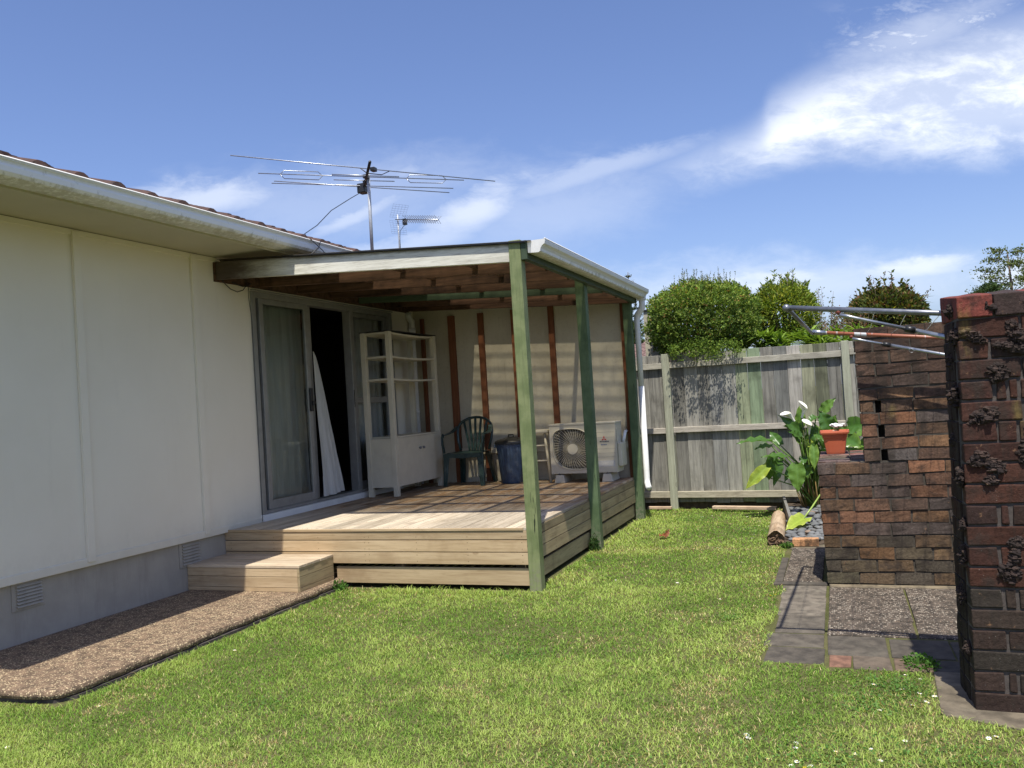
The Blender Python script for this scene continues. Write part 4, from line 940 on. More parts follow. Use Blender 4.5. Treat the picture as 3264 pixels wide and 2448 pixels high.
# ------------------------------------------------------------------ brick walls, brick by brick
def bpal(kind, z):
    r = random.random()
    if kind == 'old':
        if z < .30: cs = [(.13, .115, .07), (.16, .12, .07), (.20, .12, .06), (.12, .10, .075), (.25, .13, .06)]
        elif z < 1.40: cs = [(.40, .18, .085), (.32, .15, .075), (.28, .14, .07), (.20, .11, .065), (.15, .10, .07), (.12, .105, .095), (.14, .13, .12), (.31, .17, .08), (.22, .13, .07), (.19, .105, .07)]
        else: cs = [(.10, .06, .045), (.13, .075, .05), (.08, .06, .05), (.15, .09, .055)]
        c = random.choice(cs)
    else:
        cs = [(.19, .085, .06), (.165, .075, .055), (.15, .08, .06), (.12, .07, .058), (.21, .09, .06)]
        if z < .50: cs = [(.12, .085, .065), (.14, .09, .07), (.11, .09, .07)]
        c = random.choice(cs)
    k = random.uniform(.60, .92) if kind == 'old' else random.uniform(.28, .46)
    if kind == 'old': w_ = random.uniform(.2, .65); c = tuple(q * (1 - w_) + p_ * w_ for q, p_ in zip(c, (.18, .115, .085) if z > .3 else (.13, .105, .07)))
    return tuple(q * k for q in c)
def course(b, x0, x1, y, dep, z0, h, start, kind, skip=(), L=.238, J=.011, jit=.0052):
    """a row of bricks along x, faces at y"""
    x = x0; first = True
    while x < x1 - .01:
        ln = start if first else L; first = False
        xe = min(x + ln, x1)
        holes = [s_ for s_ in skip if s_[0] < xe and s_[1] > x]
        segs = [(x, xe)]
        for h0, h1 in holes:
            segs = [q for a_, c_ in segs for q in ((a_, min(c_, h0)), (max(a_, h1), c_)) if q[1] - q[0] > .012]
        for a_, c_ in segs:
            rr = random.random(); yy = y + random.uniform(-.003, .003)
            b.hexa([(a_, yy, z0), (c_ - J, yy, z0), (c_ - J, y + dep, z0), (a_, y + dep, z0), (a_, yy, z0 + h - J), (c_ - J, yy, z0 + h - J), (c_ - J, y + dep, z0 + h - J), (a_, y + dep, z0 + h - J)], rr, bpal(kind, z0), jit)
        x = xe
BW = thing('brick_wall', 'tall stained multicoloured brick wall with three small gaps and a low ledge', 'wall', (5.6, 6.8, 0))
YM = 6.575; pt = .0865; zb = .024
b = MB(); c = MB()
holes = {14: ((5.362, 5.402),), 12: ((5.372, 5.412),), 10: ((5.380, 5.425),)}
c.box(4.975, 5.24, YM + .008, YM + 1.08, .0, .875); c.box(5.24, 7.0, YM + .095, YM + 1.08, .0, .875); c.box(5.24, 7.0, YM + .008, YM + .0945, 0, .885)
c.box(5.272, 7.0, YM + .13, YM + .22, .8755, 1.83)
for r in range(21):
    z = zb + r * pt; lean = -.016 * math.sin(min(1, r / 9) * math.pi / 2) if r <= 9 else -.016
    if r < 10:
        xs = 4.968 + lean
        st = (.112 if r % 2 else .226) if r != 9 else .112
        course(b, xs, 7.0, YM, .108, z, pt, st + random.uniform(-.012, .012), 'old')
        y = YM + .118 if r != 9 else YM + .118        # left return
        while y < YM + 1.08:
            b.box(xs + .002, xs + .108, y, min(y + .216, YM + 1.09), z, z + pt - .01, random.random(), bpal('old', z), .003); y += .226
    else:
        xs = 5.268 + (-.0155 * (r - 10) / 10); sk = holes.get(r, ())
        course(b, xs, 7.0, YM, .108, z, pt, (.125 if r % 2 else .226) if r not in holes else .112, 'old', sk)
        course(b, xs + .01, 7.0, YM + .15, .085, z, pt, (.226 if r % 2 else .112), 'old')
    if r >= 10:
        xa = 5.272
        for h0, h1 in (list(holes.get(r, ())) + [(7.0, 7.0)]):
            c.box(xa, h0 - .001, YM + .008, YM + .1295, z - .0095 if r > 10 else z - .003, z + pt - .0105); xa = h1 + .001
        if r in holes:
            h0, h1 = holes[r][0]
# paved top of the ledge
yy = YM + .118
while yy < YM + 1.05:
    xx = 4.955
    while xx < 7.0:
        if not (yy < YM + .24 and xx > 5.15): b.box(xx, min(xx + .216, 7.0), yy, yy + .104, .80, .8835 + random.uniform(-.002, .002), random.random(), tuple(q * random.uniform(.8, 1.15) for q in random.choice([(.27, .15, .12), (.14, .11, .09), (.20, .12, .09)])), .002)
        xx += .226
    yy += .114
rough_up(b.build('bricks', MT['brick'], BW, bevel=.009)); c.build('mortar', MT['mortar'], BW)

PW = thing('brick_pier', 'near red-brown clinker brick wall end with knobbly lumps and a red coping', 'wall', (6.0, 4.3, 0))
b = MB(); c = MB(); pc = .0892
def px(z, back=False): return 5.587 + .024 * z + (-.022 if back else 0)
YP = 4.169; SK = -.035
def pierbrick(xa, xb, z0, h, y0=0.0, dep=.11, col=None, inset=0.0):
    f = lambda x_: YP + SK * (x_ - 5.59)
    j = lambda: random.uniform(-.0025, .0025)
    p = []
    for z in (z0, z0 + h):
        for xx, dd in ((xa, y0 + inset), (xb, y0 + inset), (xb, y0 + dep), (xa, y0 + dep)): p.append((xx + j(), f(xx) + dd + j(), z + j()))
    b.hexa(p, random.random(), col or bpal('pier', z0))
c.hexa([(px(0) + .006, YP + .010, 0), (6.9, YP + .010 + SK * 1.31, 0), (6.9, YP + .32, 0), (px(0, True) + .004, YP + .325, 0),
        (px(1.69) + .006, YP + .010, 1.69), (6.9, YP + .010 + SK * 1.31, 1.69), (6.9, YP + .32, 1.69), (px(1.69, True) + .004, YP + .325, 1.69)])
for r in range(19):
    z0 = r * pc + .004; xs = px(z0)
    if r % 2 == 0: segs = [(0, .228), (.24, .46), (.472, .70), (.712, .94), (.95, 1.2)]
    else: segs = [(0, .116), (.134, .160), (.176, .395), (.407, .63), (.642, .87), (.88, 1.1)]
    if r % 2: segs = [segs, [(0, .128), (.141, .205), (.217, .445), (.457, .68), (.692, .92)], [(0, .112), (.125, .236), (.249, .47), (.482, .71), (.722, .95)], [(0, .12), (.137, .172), (.186, .212), (.228, .455), (.467, .70)]][(0, 1, 3, 2, 0, 2, 1, 3, 2)[(r // 2) % 9]]
    if r in (4,): segs = [(0, .25), (.262, .49), (.502, .72), (.73, 1.0)]
    for a_, c_ in segs: pierbrick(xs + a_, xs + c_, z0, pc - .010)
    # rough end face
    y = 0
    for dd in ((.113, .22), (.223, .328)):
        xa_ = px(z0) - .022 * (dd[0] / .33); pp = []
        for z in (z0 - .003, z0 + pc - .006):
            for xx, q in ((xa_, dd[0]), (xa_ + .1, dd[0]), (xa_ + .1, dd[1]), (xa_ - .007, dd[1])): pp.append((xx + random.uniform(-.004, .004), YP + q, z))
        b.hexa(pp, random.random(), tuple(q * .55 for q in bpal('pier', z0)))
# coping of bricks on edge
xx = px(1.7) - .002
for ln, cl in ((.142, (.22, .06, .045)), (.125, (.06, .04, .035)), (.10, (.22, .06, .045)), (.135, (.07, .04, .035)), (.135, (.18, .055, .04)), (.135, (.3, .08, .05)), (.135, (.2, .08, .05)), (.135, (.3, .08, .05))):
    f0, f1 = YP - .018, YP + .40; xe = xx + ln - .006
    b.hexa([(xx, f0, 1.696), (xe, f0, 1.696), (xe, f1, 1.70), (xx - .02, f1, 1.70), (xx, f0, 1.790), (xe, f0, 1.793), (xe, f1, 1.838), (xx - .02, f1, 1.828)], random.random(), cl, .002)
    xx += ln
c.hexa([(px(1.7), YP + .0, 1.689), (6.7, YP + .0, 1.689), (6.7, YP + .37, 1.69), (px(1.7) - .012, YP + .37, 1.69), (px(1.7) + .0, YP + .0, 1.783), (6.7, YP, 1.783), (6.7, YP + .38, 1.82), (px(1.7), YP + .38, 1.81)])
rough_up(b.build('bricks', MT['brick'], PW, bevel=.005), .004, .05); c.build('mortar', MT['mortarp'], PW)
# fused clinker lumps
lm = m_brick('clinker_lump', .95)
b = MB()
def lump(x, z, w, h, d, side=False, ang=0):
    """crusty clinker: a heap of small angular grains fused together"""
    ca, sa = math.cos(ang), math.sin(ang); rd = random.random()
    for i in range(int(70 + 26000 * w * h * 2)):
        t = random.uniform(0, 6.283); q = random.random() ** .55
        u, v = math.cos(t) * q * w, math.sin(t) * q * h; uu, vv = u * ca - v * sa, u * sa + v * ca
        r_ = (.0028 + .011 * random.random() ** 3) * (1.2 - .4 * q); dd = max(0, 1 - q * q) ** .5 * d * random.uniform(.2, .75)
        c_ = (px(z) - .004 - dd, YP + x + uu, z + vv) if side else (x + uu, YP + SK * (x - 5.59) + .002 - dd, z + vv)
        n0 = len(b.sm); b.sphere(c_, r_, 6, 5, (random.uniform(.6, 1.9), random.uniform(.6, 1.5), random.uniform(.5, 1.3)), rd, random.choice([(.05, .035, .03), (.035, .026, .024), (.075, .05, .04)]), jit=.45)
        for k in range(n0, len(b.sm)): b.sm[k] = False
for (ax, az, sw, sh_, sd_, an) in [(.055, 1.615, .050, .020, .030, -.5), (.20, 1.655, .02, .012, .012, 0), (.235, 1.60, .045, .03, .03, -.4), (.215, 1.555, .085, .018, .028, -.25), (.145, 1.455, .034, .035, .022, 0), (.085, 1.27, .055, .03, .022, .35),
                               (.27, 1.19, .035, .028, .025, 0), (.255, 1.13, .04, .03, .022, 0), (.06, 1.09, .035, .03, .024, 0), (.115, 1.06, .045, .022, .018, -.6), (.24, 1.10, .035, .03, .03, 0), (.10, .995, .018, .018, .01, 0),
                               (.185, .73, .028, .02, .012, 0), (.15, .60, .038, .036, .024, 0), (.175, .665, .014, .04, .016, 0), (.12, 1.735, .03, .014, .02, -.3), (.28, 1.74, .03, .03, .02, 0), (.30, .47, .02, .06, .03, 0), (.32, 1.30, .04, .03, .02, 0)]:
    b = MB(); lump(px(az) + ax, az, sw * 1.1, sh_ * 1.15, sd_ * .8, False, an); b.build('lump', lm, PW)
for (ay, az, sw, sh_, sd_) in [(.10, 1.62, .08, .035, .022), (.20, 1.52, .06, .04, .018), (.12, 1.36, .07, .05, .035), (.06, 1.00, .05, .04, .02), (.10, .66, .04, .05, .016), (.16, .47, .06, .055, .030), (.08, .25, .03, .03, .014), (.22, 1.15, .05, .04, .012), (.05, .80, .03, .03, .012), (.15, 1.74, .08, .03, .015)]:
    b = MB(); lump(ay, az, sw, sh_, sd_, True); b.build('lump', lm, PW)

# ------------------------------------------------------------------ fold-out clothesline
CL = thing('clothesline', 'fold-out steel clothesline frame with two braces, reaching out from behind the near brick wall', 'clothesline', (6.5, 5.5, 1.3))
rusty, g = newmat('orange_rusted_bar'); co_ = g.objco()
f_ = g.ss(g.noise(g.scale(co_, (1, .1, .1)), 9, 3, .6), .56, .60); c_ = g.mix(f_, (.30, .10, .05), (.55, .55, .53)); g.out(g.bsdf(c_, .4, spec=.5))
def barz(x, z0): return z0 - .134 * (x - 4.905)
b = MB(); b.tube([(4.905, 4.60, 1.852), (6.5, 4.60, barz(6.5, 1.852))], .0135, 12); b.build('bar', MT['steeld'], CL)
b = MB(); b.tube([(4.985, 6.42, 1.822), (6.5, 6.42, 1.822 - .134 * (6.5 - 4.985))], .0128, 12); b.build('bar', rusty, CL)
b = MB(); b.tube([(4.915, 4.60, 1.842), (4.98, 6.42, 1.815)], .011, 10); b.sphere((4.905, 4.60, 1.851), .020, 10, 8); b.build('end_bar', MT['steeld'], CL)
b = MB(); b.tube([(4.98, 6.42, 1.823), (5.07, 6.42, 1.81)], [.020, .0155], 10); b.build('bar_end', MT['steel'], CL)
for (xa, ya, za, sl_, r0, xc) in ((5.155, 4.60, 1.793, -.324, .0105, 5.47), (5.24, 6.42, 1.755, -.275, .0105, 5.455)):
    z = lambda x: za + sl_ * (x - xa)
    b = MB(); b.tube([(xa, ya, z(xa)), (xa + .06, ya, z(xa + .06)), (xc, ya, z(xc))], [.013, r0 * .85, r0 * .85], 10); b.tube([(xc, ya, z(xc)), (6.5, ya, z(6.5))], r0 * 1.15, 10); s0 = b.build('brace', MT['steel'], CL)
    b = MB(); b.tube([(xc - .022, ya, z(xc - .022)), (xc + .022, ya, z(xc + .022))], .0165, 12); b.build('collar', MT['black'], s0, org=WORLD[CL.name])
    b = MB(); b.sphere((xa - .005, ya, za + .014), .014, 8, 6); b.build('pivot', m_plain('rust', (.20, .05, .03), .7), s0, org=WORLD[CL.name])
b = MB(); b.tube([(5.60, 6.42 - .016, 1.66), (5.615, 6.40, 1.65), (5.62, 6.40, 1.635), (5.605, 6.405, 1.628), (5.592, 6.41, 1.64), (5.60, 6.404, 1.66)], .0016, 5); b.build('wire_ring', MT['steel'], CL)
for x in (5.02, 5.17, 5.32, 5.47, 5.62, 5.77, 5.92, 6.07, 6.22, 6.37):
    b = MB(); b.tube([(x, 4.60, barz(x, 1.852) + .012), (x + .01, 5.5, barz(x, 1.840) - .012), (x + .02, 6.42, 1.822 - .134 * (x - 4.985) + .012)], .0018, 5); b.build('line', MT['white'], CL)
b = MB(); b.tube([(6.5, 4.495, barz(6.5, 1.852)), (6.5, 6.57, barz(6.5, 1.852) - .02)], .018, 10); b.tube([(6.5, 4.495, 1.36), (6.5, 6.57, 1.39)], .018, 10); b.build('mounting_rail', MT['steeld'], CL)
# ------------------------------------------------------------------ leaves as small folded quads
def unit(a): return a / np.maximum(np.linalg.norm(a, axis=1, keepdims=True), 1e-9)
def leaves(P_, D_, L_, W_, C_, fold=.25, rng=RNG):
    """P_ base points, D_ directions, L_ lengths, W_ widths -> V,F,C of folded diamond leaves (2 quads: 6 verts)"""
    n = len(P_); D_ = unit(D_); rv = rng.normal(size=(n, 3)); S_ = unit(np.cross(D_, rv)); U_ = np.cross(S_, D_)
    L_ = np.broadcast_to(L_, n)[:, None]; W_ = np.broadcast_to(W_, n)[:, None]
    v0 = P_; tip = P_ + D_ * L_ - U_ * L_ * .12
    a = P_ + D_ * L_ * .45 + S_ * W_ * .5 + U_ * W_ * fold; c = P_ + D_ * L_ * .45 - S_ * W_ * .5 + U_ * W_ * fold
    mid = P_ + D_ * L_ * .5
    V = np.stack([v0, a, tip, mid, c], 1).reshape(-1, 3)
    i = np.arange(n)[:, None] * 5
    F = np.concatenate([i + np.array([[0, 3, 2, 1]]), i + np.array([[0, 4, 2, 3]])], 0)
    return V, F, np.repeat(C_, 5, 0)
def pick(cols, n, var=.25, p=None):
    cols = np.array(cols); k = RNG.choice(len(cols), n, p=p); return cols[k] * RNG.uniform(1 - var, 1 + var, (n, 1))
def sph(n):
    return unit(RNG.normal(size=(n, 3)))
from mathutils import noise as mn
def nz(v, s): 
    return np.array([mn.noise(Vector((float(p[0]) * s, float(p[1]) * s, float(p[2]) * s))) for p in v])
def stems(name, pts, r, parent, mat=None):
    b = MB()
    for p in pts: b.tube(p, [r * (1 - .7 * i / (len(p) - 1)) for i in range(len(p))], 5)
    return b.build(name, mat or MT['bark'], parent)

# big clipped hedge bush over the fence
HB = thing('round_bush', 'large dense small-leaved round bush bulging over the grey fence, leafy shoots on top', 'bush', (3.55, 11.6, 0))
n = 52000; d = sph(n); d = d[d[:, 2] > -.75]; n = len(d)
cen = np.array([3.53, 11.62, 2.38]); rad = np.array([.70, 1.05, .50])
sq = (np.abs(d) ** 2.6).sum(1) ** (-1 / 2.6)
rr = (1 + .10 * nz(d * 1.0, 2.3) + .13 * nz(d, 6) + .08 * nz(d, 13)) * RNG.uniform(.30, 1.0, n) ** .30
P_ = cen + d * sq[:, None] * rad * rr[:, None]
keep = ~((P_[:, 2] < 1.93) & (P_[:, 1] > 10.60)) | (P_[:, 2] > 1.95)
keep &= P_[:, 2] > 1.80 + .13 * nz(P_ * np.array([1, 1, 0]), 4); P_ = P_[keep]; d = d[keep]; n = len(P_)
keep = ~((P_[:, 2] < 1.98) & (P_[:, 1] > 10.66)); P_, d = P_[keep], d[keep]; n = len(P_)
D_ = d * .6 + RNG.normal(size=(n, 3)) * .7 + np.array([0, 0, .35])
C_ = pick([(.16, .23, .045), (.11, .18, .04), (.23, .30, .065), (.07, .12, .03), (.32, .35, .11), (.22, .14, .05)], n, .25, [.3, .25, .2, .13, .08, .04])
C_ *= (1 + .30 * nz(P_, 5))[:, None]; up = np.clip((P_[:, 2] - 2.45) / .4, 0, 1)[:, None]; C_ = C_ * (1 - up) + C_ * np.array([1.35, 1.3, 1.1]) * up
V1, F1, K1 = leaves(P_, D_, RNG.uniform(.026, .048, n), RNG.uniform(.018, .028, n), C_)
# upright shoots
sb = []; PP = []; DD = []
for i in range(260):
    t = RNG.uniform(0, 2 * math.pi); q = RNG.uniform(0, .95) ** .6
    x, y = cen[0] + .66 * q * math.cos(t), cen[1] + .95 * q * math.sin(t); z = 2.36 + .47 * (1 - q ** 3) ** .5
    hgt = RNG.uniform(.05, .17) if RNG.random() < .85 else RNG.uniform(.17, .30); lx_, ly_ = RNG.normal() * .03, RNG.normal() * .03
    sb.append([(x, y, z - .1), (x + lx_ * .5, y + ly_ * .5, z + hgt * .5), (x + lx_, y + ly_, z + hgt)])
    for k in range(int(14 + hgt * 90)):
        f = RNG.uniform(-.3, 1); PP.append((x + lx_ * f, y + ly_ * f, z + hgt * f)); a_ = RNG.uniform(0, 6.28); DD.append((math.cos(a_), math.sin(a_), .9))
PP = np.array(PP); DD = np.array(DD); V2, F2, K2 = leaves(PP, DD, RNG.uniform(.012, .024, len(PP)), .010, pick([(.15, .20, .06), (.20, .23, .09), (.11, .16, .05)], len(PP)))
# drooping sprays in front of the fence
PP = []; DD = []
for i in range(60):
    x = RNG.uniform(3.22, 4.08); y = fy(x) - RNG.uniform(.02, .28); z = RNG.uniform(1.90, 2.05); ln = RNG.uniform(.03, .15) * (1 - abs(x - 3.65) * 1.1)
    ln = max(ln, .02)
    for k in range(34):
        f = RNG.uniform(-.8, 1); PP.append((x + RNG.normal() * .03, y + RNG.normal() * .02, z - ln * f)); DD.append((RNG.normal(), RNG.normal() - .4, RNG.normal() - .2))
PP = np.array(PP); V3, F3, K3 = leaves(PP, np.array(DD), RNG.uniform(.018, .032, len(PP)), .016, pick([(.16, .24, .04), (.10, .17, .035), (.20, .27, .05)], len(PP)))
V = np.concatenate([V1, V2, V3]); F = np.concatenate([F1, F2 + len(V1), F3 + len(V1) + len(V2)]); K = np.concatenate([K1, K2, K3])
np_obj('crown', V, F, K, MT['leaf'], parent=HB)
tr = [[(3.55, 11.7, 0), (3.5, 11.65, 1.0), (3.5, 11.6, 2.3)], [(3.6, 11.7, .3), (3.9, 11.7, 1.5), (4.0, 11.6, 2.4)], [(3.5, 11.7, .3), (3.2, 11.6, 1.5), (3.1, 11.7, 2.4)], [(3.5, 11.6, .8), (3.5, 11.1, 1.7), (3.55, 10.9, 2.3)]]
stems('trunk', tr, .05, HB); stems('twigs', sb, .0028, HB)

# light green lance-leaved shrub
def shooty(name, label, cen, rad, ns, leafL, leafW, cols, topz, kper=26, upright=.9, trunkz=0, group=None, thin=.004, fill=9000, cat='shrub'):
    T = thing(name, label, cat, (cen[0], cen[1], 0)); PP = []; DD = []; sb = []
    for i in range(ns):
        dd = sph(1)[0]; dd[2] = abs(dd[2]); q = RNG.uniform(.7, 1)
        s0 = np.array(cen) + dd * np.array(rad) * q * .75; s1 = s0 + np.array([dd[0] * .09, dd[1] * .09, RNG.uniform(.08, .26) * (.4 + dd[2])]) * upright
        sb.append([tuple(np.array(cen) * [1, 1, .8]), tuple(s0), tuple(s1)])
        for k in range(kper):
            f = RNG.uniform(0, 1) ** .8; a_ = RNG.uniform(0, 6.28); PP.append(s0 + (s1 - s0) * f); DD.append((math.cos(a_), math.sin(a_), .25 + .8 * f))
    d = sph(fill); P2 = np.array(cen) + d * np.array(rad) * (RNG.uniform(.4, 1, fill)[:, None] ** .4) * .92
    PP = np.concatenate([np.array(PP), P2]); DD = np.concatenate([np.array(DD), d + RNG.normal(size=(fill, 3)) * .6 + [0, 0, .3]])
    n = len(PP); C_ = pick(cols, n, .25) * (1 + .3 * nz(PP, 5))[:, None]
    V, F, K = leaves(PP, DD, RNG.uniform(.7, 1.2, n) * leafL, RNG.uniform(.8, 1.2, n) * leafW, C_)
    np_obj('crown', V, F, K, MT['leaf'], parent=T); stems('stem', sb[:70] + [[(cen[0], cen[1], 0), (cen[0] + .03, cen[1], cen[2] * .5), tuple(cen)]], .010, T); return T
shooty('shrub', 'bright yellow-green shrub with upright leafy shoots just right of the round bush', (4.52, 12.05, 2.43), (.47, .5, .42), 150, .062, .018, [(.22, .29, .045), (.30, .34, .06), (.15, .22, .035), (.34, .34, .05), (.12, .19, .03)], 2.9, fill=7000)

def straps(name, label, xs, y0, y1, zb, L0, L1, nclump, cols, wd=.03, tilt=(.3, 1.1), per=22, cat='plant'):
    T = thing(name, label, cat, (sum(xs) / 2, (y0 + y1) / 2, 0)); V = []; F = []; K = []; st = []
    for c in range(nclump):
        x, y = RNG.uniform(*xs), RNG.uniform(y0, y1); zc = zb + RNG.uniform(-.10, .08); st.append([(x, y, 0), (x + .02, y, zc * .5), (x, y, zc)])
        for k in range(per):
            a_ = RNG.uniform(0, 6.28); el_ = RNG.uniform(*tilt); L_ = RNG.uniform(L0, L1); w_ = wd * RNG.uniform(.7, 1.2); col = np.array(cols[RNG.integers(len(cols))]) * RNG.uniform(.75, 1.25)
            o = len(V); side = np.array([-math.sin(a_), math.cos(a_), 0])
            for j in range(6):
                t = j / 5; e = el_ - 1.5 * t * t * .8; r = L_ * t * math.cos(el_) + L_ * .18 * t * t; h = L_ * (t * math.sin(el_) - .45 * t * t * (1.3 - el_ * .6))
                c_ = np.array([x + r * math.cos(a_), y + r * math.sin(a_), zc + h]); ww = w_ * (math.sin(math.pi * (.12 + .88 * t)) ** .7 if t < 1 else 0.02)
                V += [c_ + side * ww / 2 + [0, 0, ww * .18], c_, c_ - side * ww / 2 + [0, 0, ww * .18]]; K += [col] * 3
                if j: 
                    q = o + j * 3
                    F += [(q - 3, q - 2, q + 1, q), (q - 2, q - 1, q + 2, q + 1)]
    np_obj('leaves', np.array(V), np.array(F), np.array(K), MT['leaf'], parent=T); stems('stem', st, .012, T); return T
straps('strap_plant', 'bright green strap-leaved plants massed behind the fence beneath the clothesline', (4.22, 5.75), 11.0, 11.7, 1.99, .16, .30, 46, [(.20, .30, .05), (.15, .25, .045), (.24, .34, .07), (.12, .20, .04)], .030, per=26)
straps('strap_plant', 'darker strap-leaved plants behind the tall brick wall top', (5.4, 7.2), 11.2, 12.0, 1.90, .16, .30, 22, [(.12, .19, .04), (.17, .22, .06), (.10, .16, .04), (.24, .22, .08)], .03)
# wispy shrub
WS = thing('wispy_shrub', 'thin wispy shrub with sparse small leaves against the sky above the fence', 'shrub', (4.95, 12.3, 0))
sb = []; PP = []; DD = []
for i in range(26):
    x0_ = 4.95 + RNG.normal() * .05; x1_ = 4.98 + RNG.normal() * .16; z1_ = RNG.uniform(2.35, 2.80) - abs(x1_ - 4.98) * .5; y_ = 12.3 + RNG.normal() * .12
    p = [np.array((x0_, 12.3, 1.6)), np.array(((x0_ + x1_) / 2 + RNG.normal() * .02, y_, (1.6 + z1_) / 2)), np.array((x1_, y_, z1_))]; sb.append([tuple(q) for q in p])
    for k in range(26):
        f = RNG.uniform(.25, 1); q = p[1] + (p[2] - p[1]) * f + RNG.normal(size=3) * .028; PP.append(q); DD.append(RNG.normal(size=3) + [0, 0, .3])
PP = np.array(PP); V, F, K = leaves(PP, np.array(DD), RNG.uniform(.02, .036, len(PP)), .016, pick([(.12, .17, .06), (.16, .19, .07), (.20, .13, .08)], len(PP)))
np_obj('crown', V, F, K, MT['leaf'], parent=WS); stems('twigs', sb + [[(4.95, 12.3, 0), (4.95, 12.3, 1.65)]], .005, WS)
WS2 = thing('wispy_shrub', 'low brownish twiggy shrub with reddish leaf tips below the bar of the clothesline', 'shrub', (5.1, 12.2, 0))
sb = []; PP = []; DD = []
for i in range(60):
    x1_ = RNG.uniform(4.75, 5.6); z1_ = RNG.uniform(2.2, 2.44); y_ = 12.2 + RNG.normal() * .12
    p = [np.array((x1_ + RNG.normal() * .05, 12.2, 1.7)), np.array((x1_, y_, z1_))]; sb.append([tuple(q) for q in p])
    for k in range(40):
        f = RNG.uniform(.3, 1); PP.append(p[0] + (p[1] - p[0]) * f + RNG.normal(size=3) * .03); DD.append(RNG.normal(size=3) + [0, 0, .3])
PP = np.array(PP); V, F, K = leaves(PP, np.array(DD), RNG.uniform(.02, .04, len(PP)), .018, pick([(.18, .19, .06), (.20, .12, .06), (.24, .23, .08), (.28, .14, .09)], len(PP)))
np_obj('crown', V, F, K, MT['leaf'], parent=WS2); stems('twigs', sb + [[(5.1, 12.2, 0), (5.1, 12.2, 1.75)]], .005, WS2)
# dark bush with broad strappy leaves
shooty('broadleaf_bush', 'dark olive bush with broad yellowing leaves and reddish tips above the brick wall', (5.80, 12.6, 2.29), (.56, .5, .42), 100, .065, .032, [(.085, .115, .03), (.12, .13, .035), (.17, .16, .04), (.06, .085, .025), (.19, .10, .05)], 2.7, fill=7000, kper=16, cat='bush')
straps('spiky_plant', 'spiky long-leaved plant poking out of the dark olive bush', (5.42, 6.15), 12.3, 12.7, 2.36, .15, .30, 13, [(.15, .20, .05), (.26, .28, .06), (.35, .33, .07), (.09, .14, .04)], .034, per=13)
sb = []; PP = []; DD = []
TW = thing('bare_twigs', 'fine bare twigs with a few reddish leaves sticking out of the dark olive bush', 'twigs', (5.7, 12.4, 0))
for (x1_, z1_, x0_) in ((5.62, 2.86, 5.66), (5.66, 2.85, 5.68), (6.30, 2.56, 6.05), (6.34, 2.62, 6.1), (5.35, 2.60, 5.45), (5.88, 2.72, 5.85)):
    p = [np.array((x0_, 12.4, 2.2)), np.array(((x0_ + x1_) / 2 + .01, 12.4, (2.2 + z1_) / 2 + .03)), np.array((x1_, 12.4, z1_))]; sb.append([tuple(q) for q in p])
    for k in range(12): f = RNG.uniform(.3, 1); PP.append(p[1] + (p[2] - p[1]) * f + RNG.normal(size=3) * .02); DD.append(RNG.normal(size=3))
PP = np.array(PP); V, F, K = leaves(PP, np.array(DD), .028, .014, pick([(.25, .12, .08), (.14, .13, .06)], len(PP)))
np_obj('leaves', V, F, K, MT['leaf'], parent=TW); stems('twig', sb + [[(5.7, 12.4, 0), (5.7, 12.4, 2.3)]], .004, TW)

# far trees
def tree(name, label, x, y, h, spread, seed, cols, ns=9, leafs=42, size=.16, trunk=.16, z0=.35, clump=.45, flat=.5):
    T = thing(name, label, 'tree', (x, y, 0)); rs = np.random.default_rng(seed); sb = []; PP = []
    top = np.array((x + rs.normal() * .1, y, h)); base = np.array((x, y, 0.))
    b = MB(); b.tube([(x, y, 0), (x + .05, y, h * .5), tuple(top)], [trunk, trunk * .6, trunk * .12], 7)
    for i in range(ns):
        f = z0 + (1 - z0) * (i + rs.uniform(.2, .8)) / ns; p0 = base + (top - base) * f; a_ = i * 2.4 + rs.uniform(-.5, .5)
        ln = spread * (1.08 - f) / (1.08 - z0) * rs.uniform(.75, 1.15) + .25
        p1 = p0 + np.array((math.cos(a_) * ln * .5, math.sin(a_) * ln * .5, ln * .18)); p2 = p0 + np.array((math.cos(a_) * ln, math.sin(a_) * ln, ln * .42))
        b.tube([tuple(p0), tuple(p1), tuple(p2)], [trunk * .35 * (1.1 - f), trunk * .2 * (1.1 - f), .012], 5)
        for k in range(5):
            q = p0 + (p2 - p0) * rs.uniform(.35, 1.05) + rs.normal(size=3) * np.array([.22, .22, .08]) * (.4 + ln * .25); b.tube([tuple(p1), tuple(q)], [.016, .006], 4)
            m_ = leafs; PP.append(q + rs.normal(size=(m_, 3)) * np.array([clump, clump, clump * flat]) * .5 * (.5 + .25 * ln))
    b.build('trunk', MT['bark'], T)
    PP = np.concatenate(PP); n = len(PP); V, F, K = leaves(PP, rs.normal(size=(n, 3)) + [0, 0, .3], rs.uniform(.6, 1.2, n) * size, rs.uniform(.6, 1.2, n) * size * .5, pick(cols, n, .25) * (1 + .25 * nz(PP, 1.2))[:, None])
    np_obj('crown', V, F, K, MT['leaf'], parent=T); return T
gcol = [(.10, .14, .045), (.14, .17, .055), (.07, .10, .035), (.17, .18, .06)]
tree('tree', 'open-crowned tree with a thin pointed top beyond the red brick coping', 12.05, 40, 6.45, 2.1, 5, gcol, ns=20, leafs=34, size=.13, z0=.42, clump=.55, flat=.3)
tree('tree', 'rounder bushy tree at the right edge behind the pointed tree', 13.6, 42, 5.9, 1.5, 8, gcol, ns=16, leafs=40, size=.13, z0=.45, clump=.5, flat=.35)
tree('tree', 'small dark treetop peeping over the coping left of the pointed tree', 10.75, 38, 4.95, .8, 3, [(.05, .08, .03), (.07, .11, .04)], ns=12, leafs=90, size=.12, z0=.5, clump=.35, flat=.6)
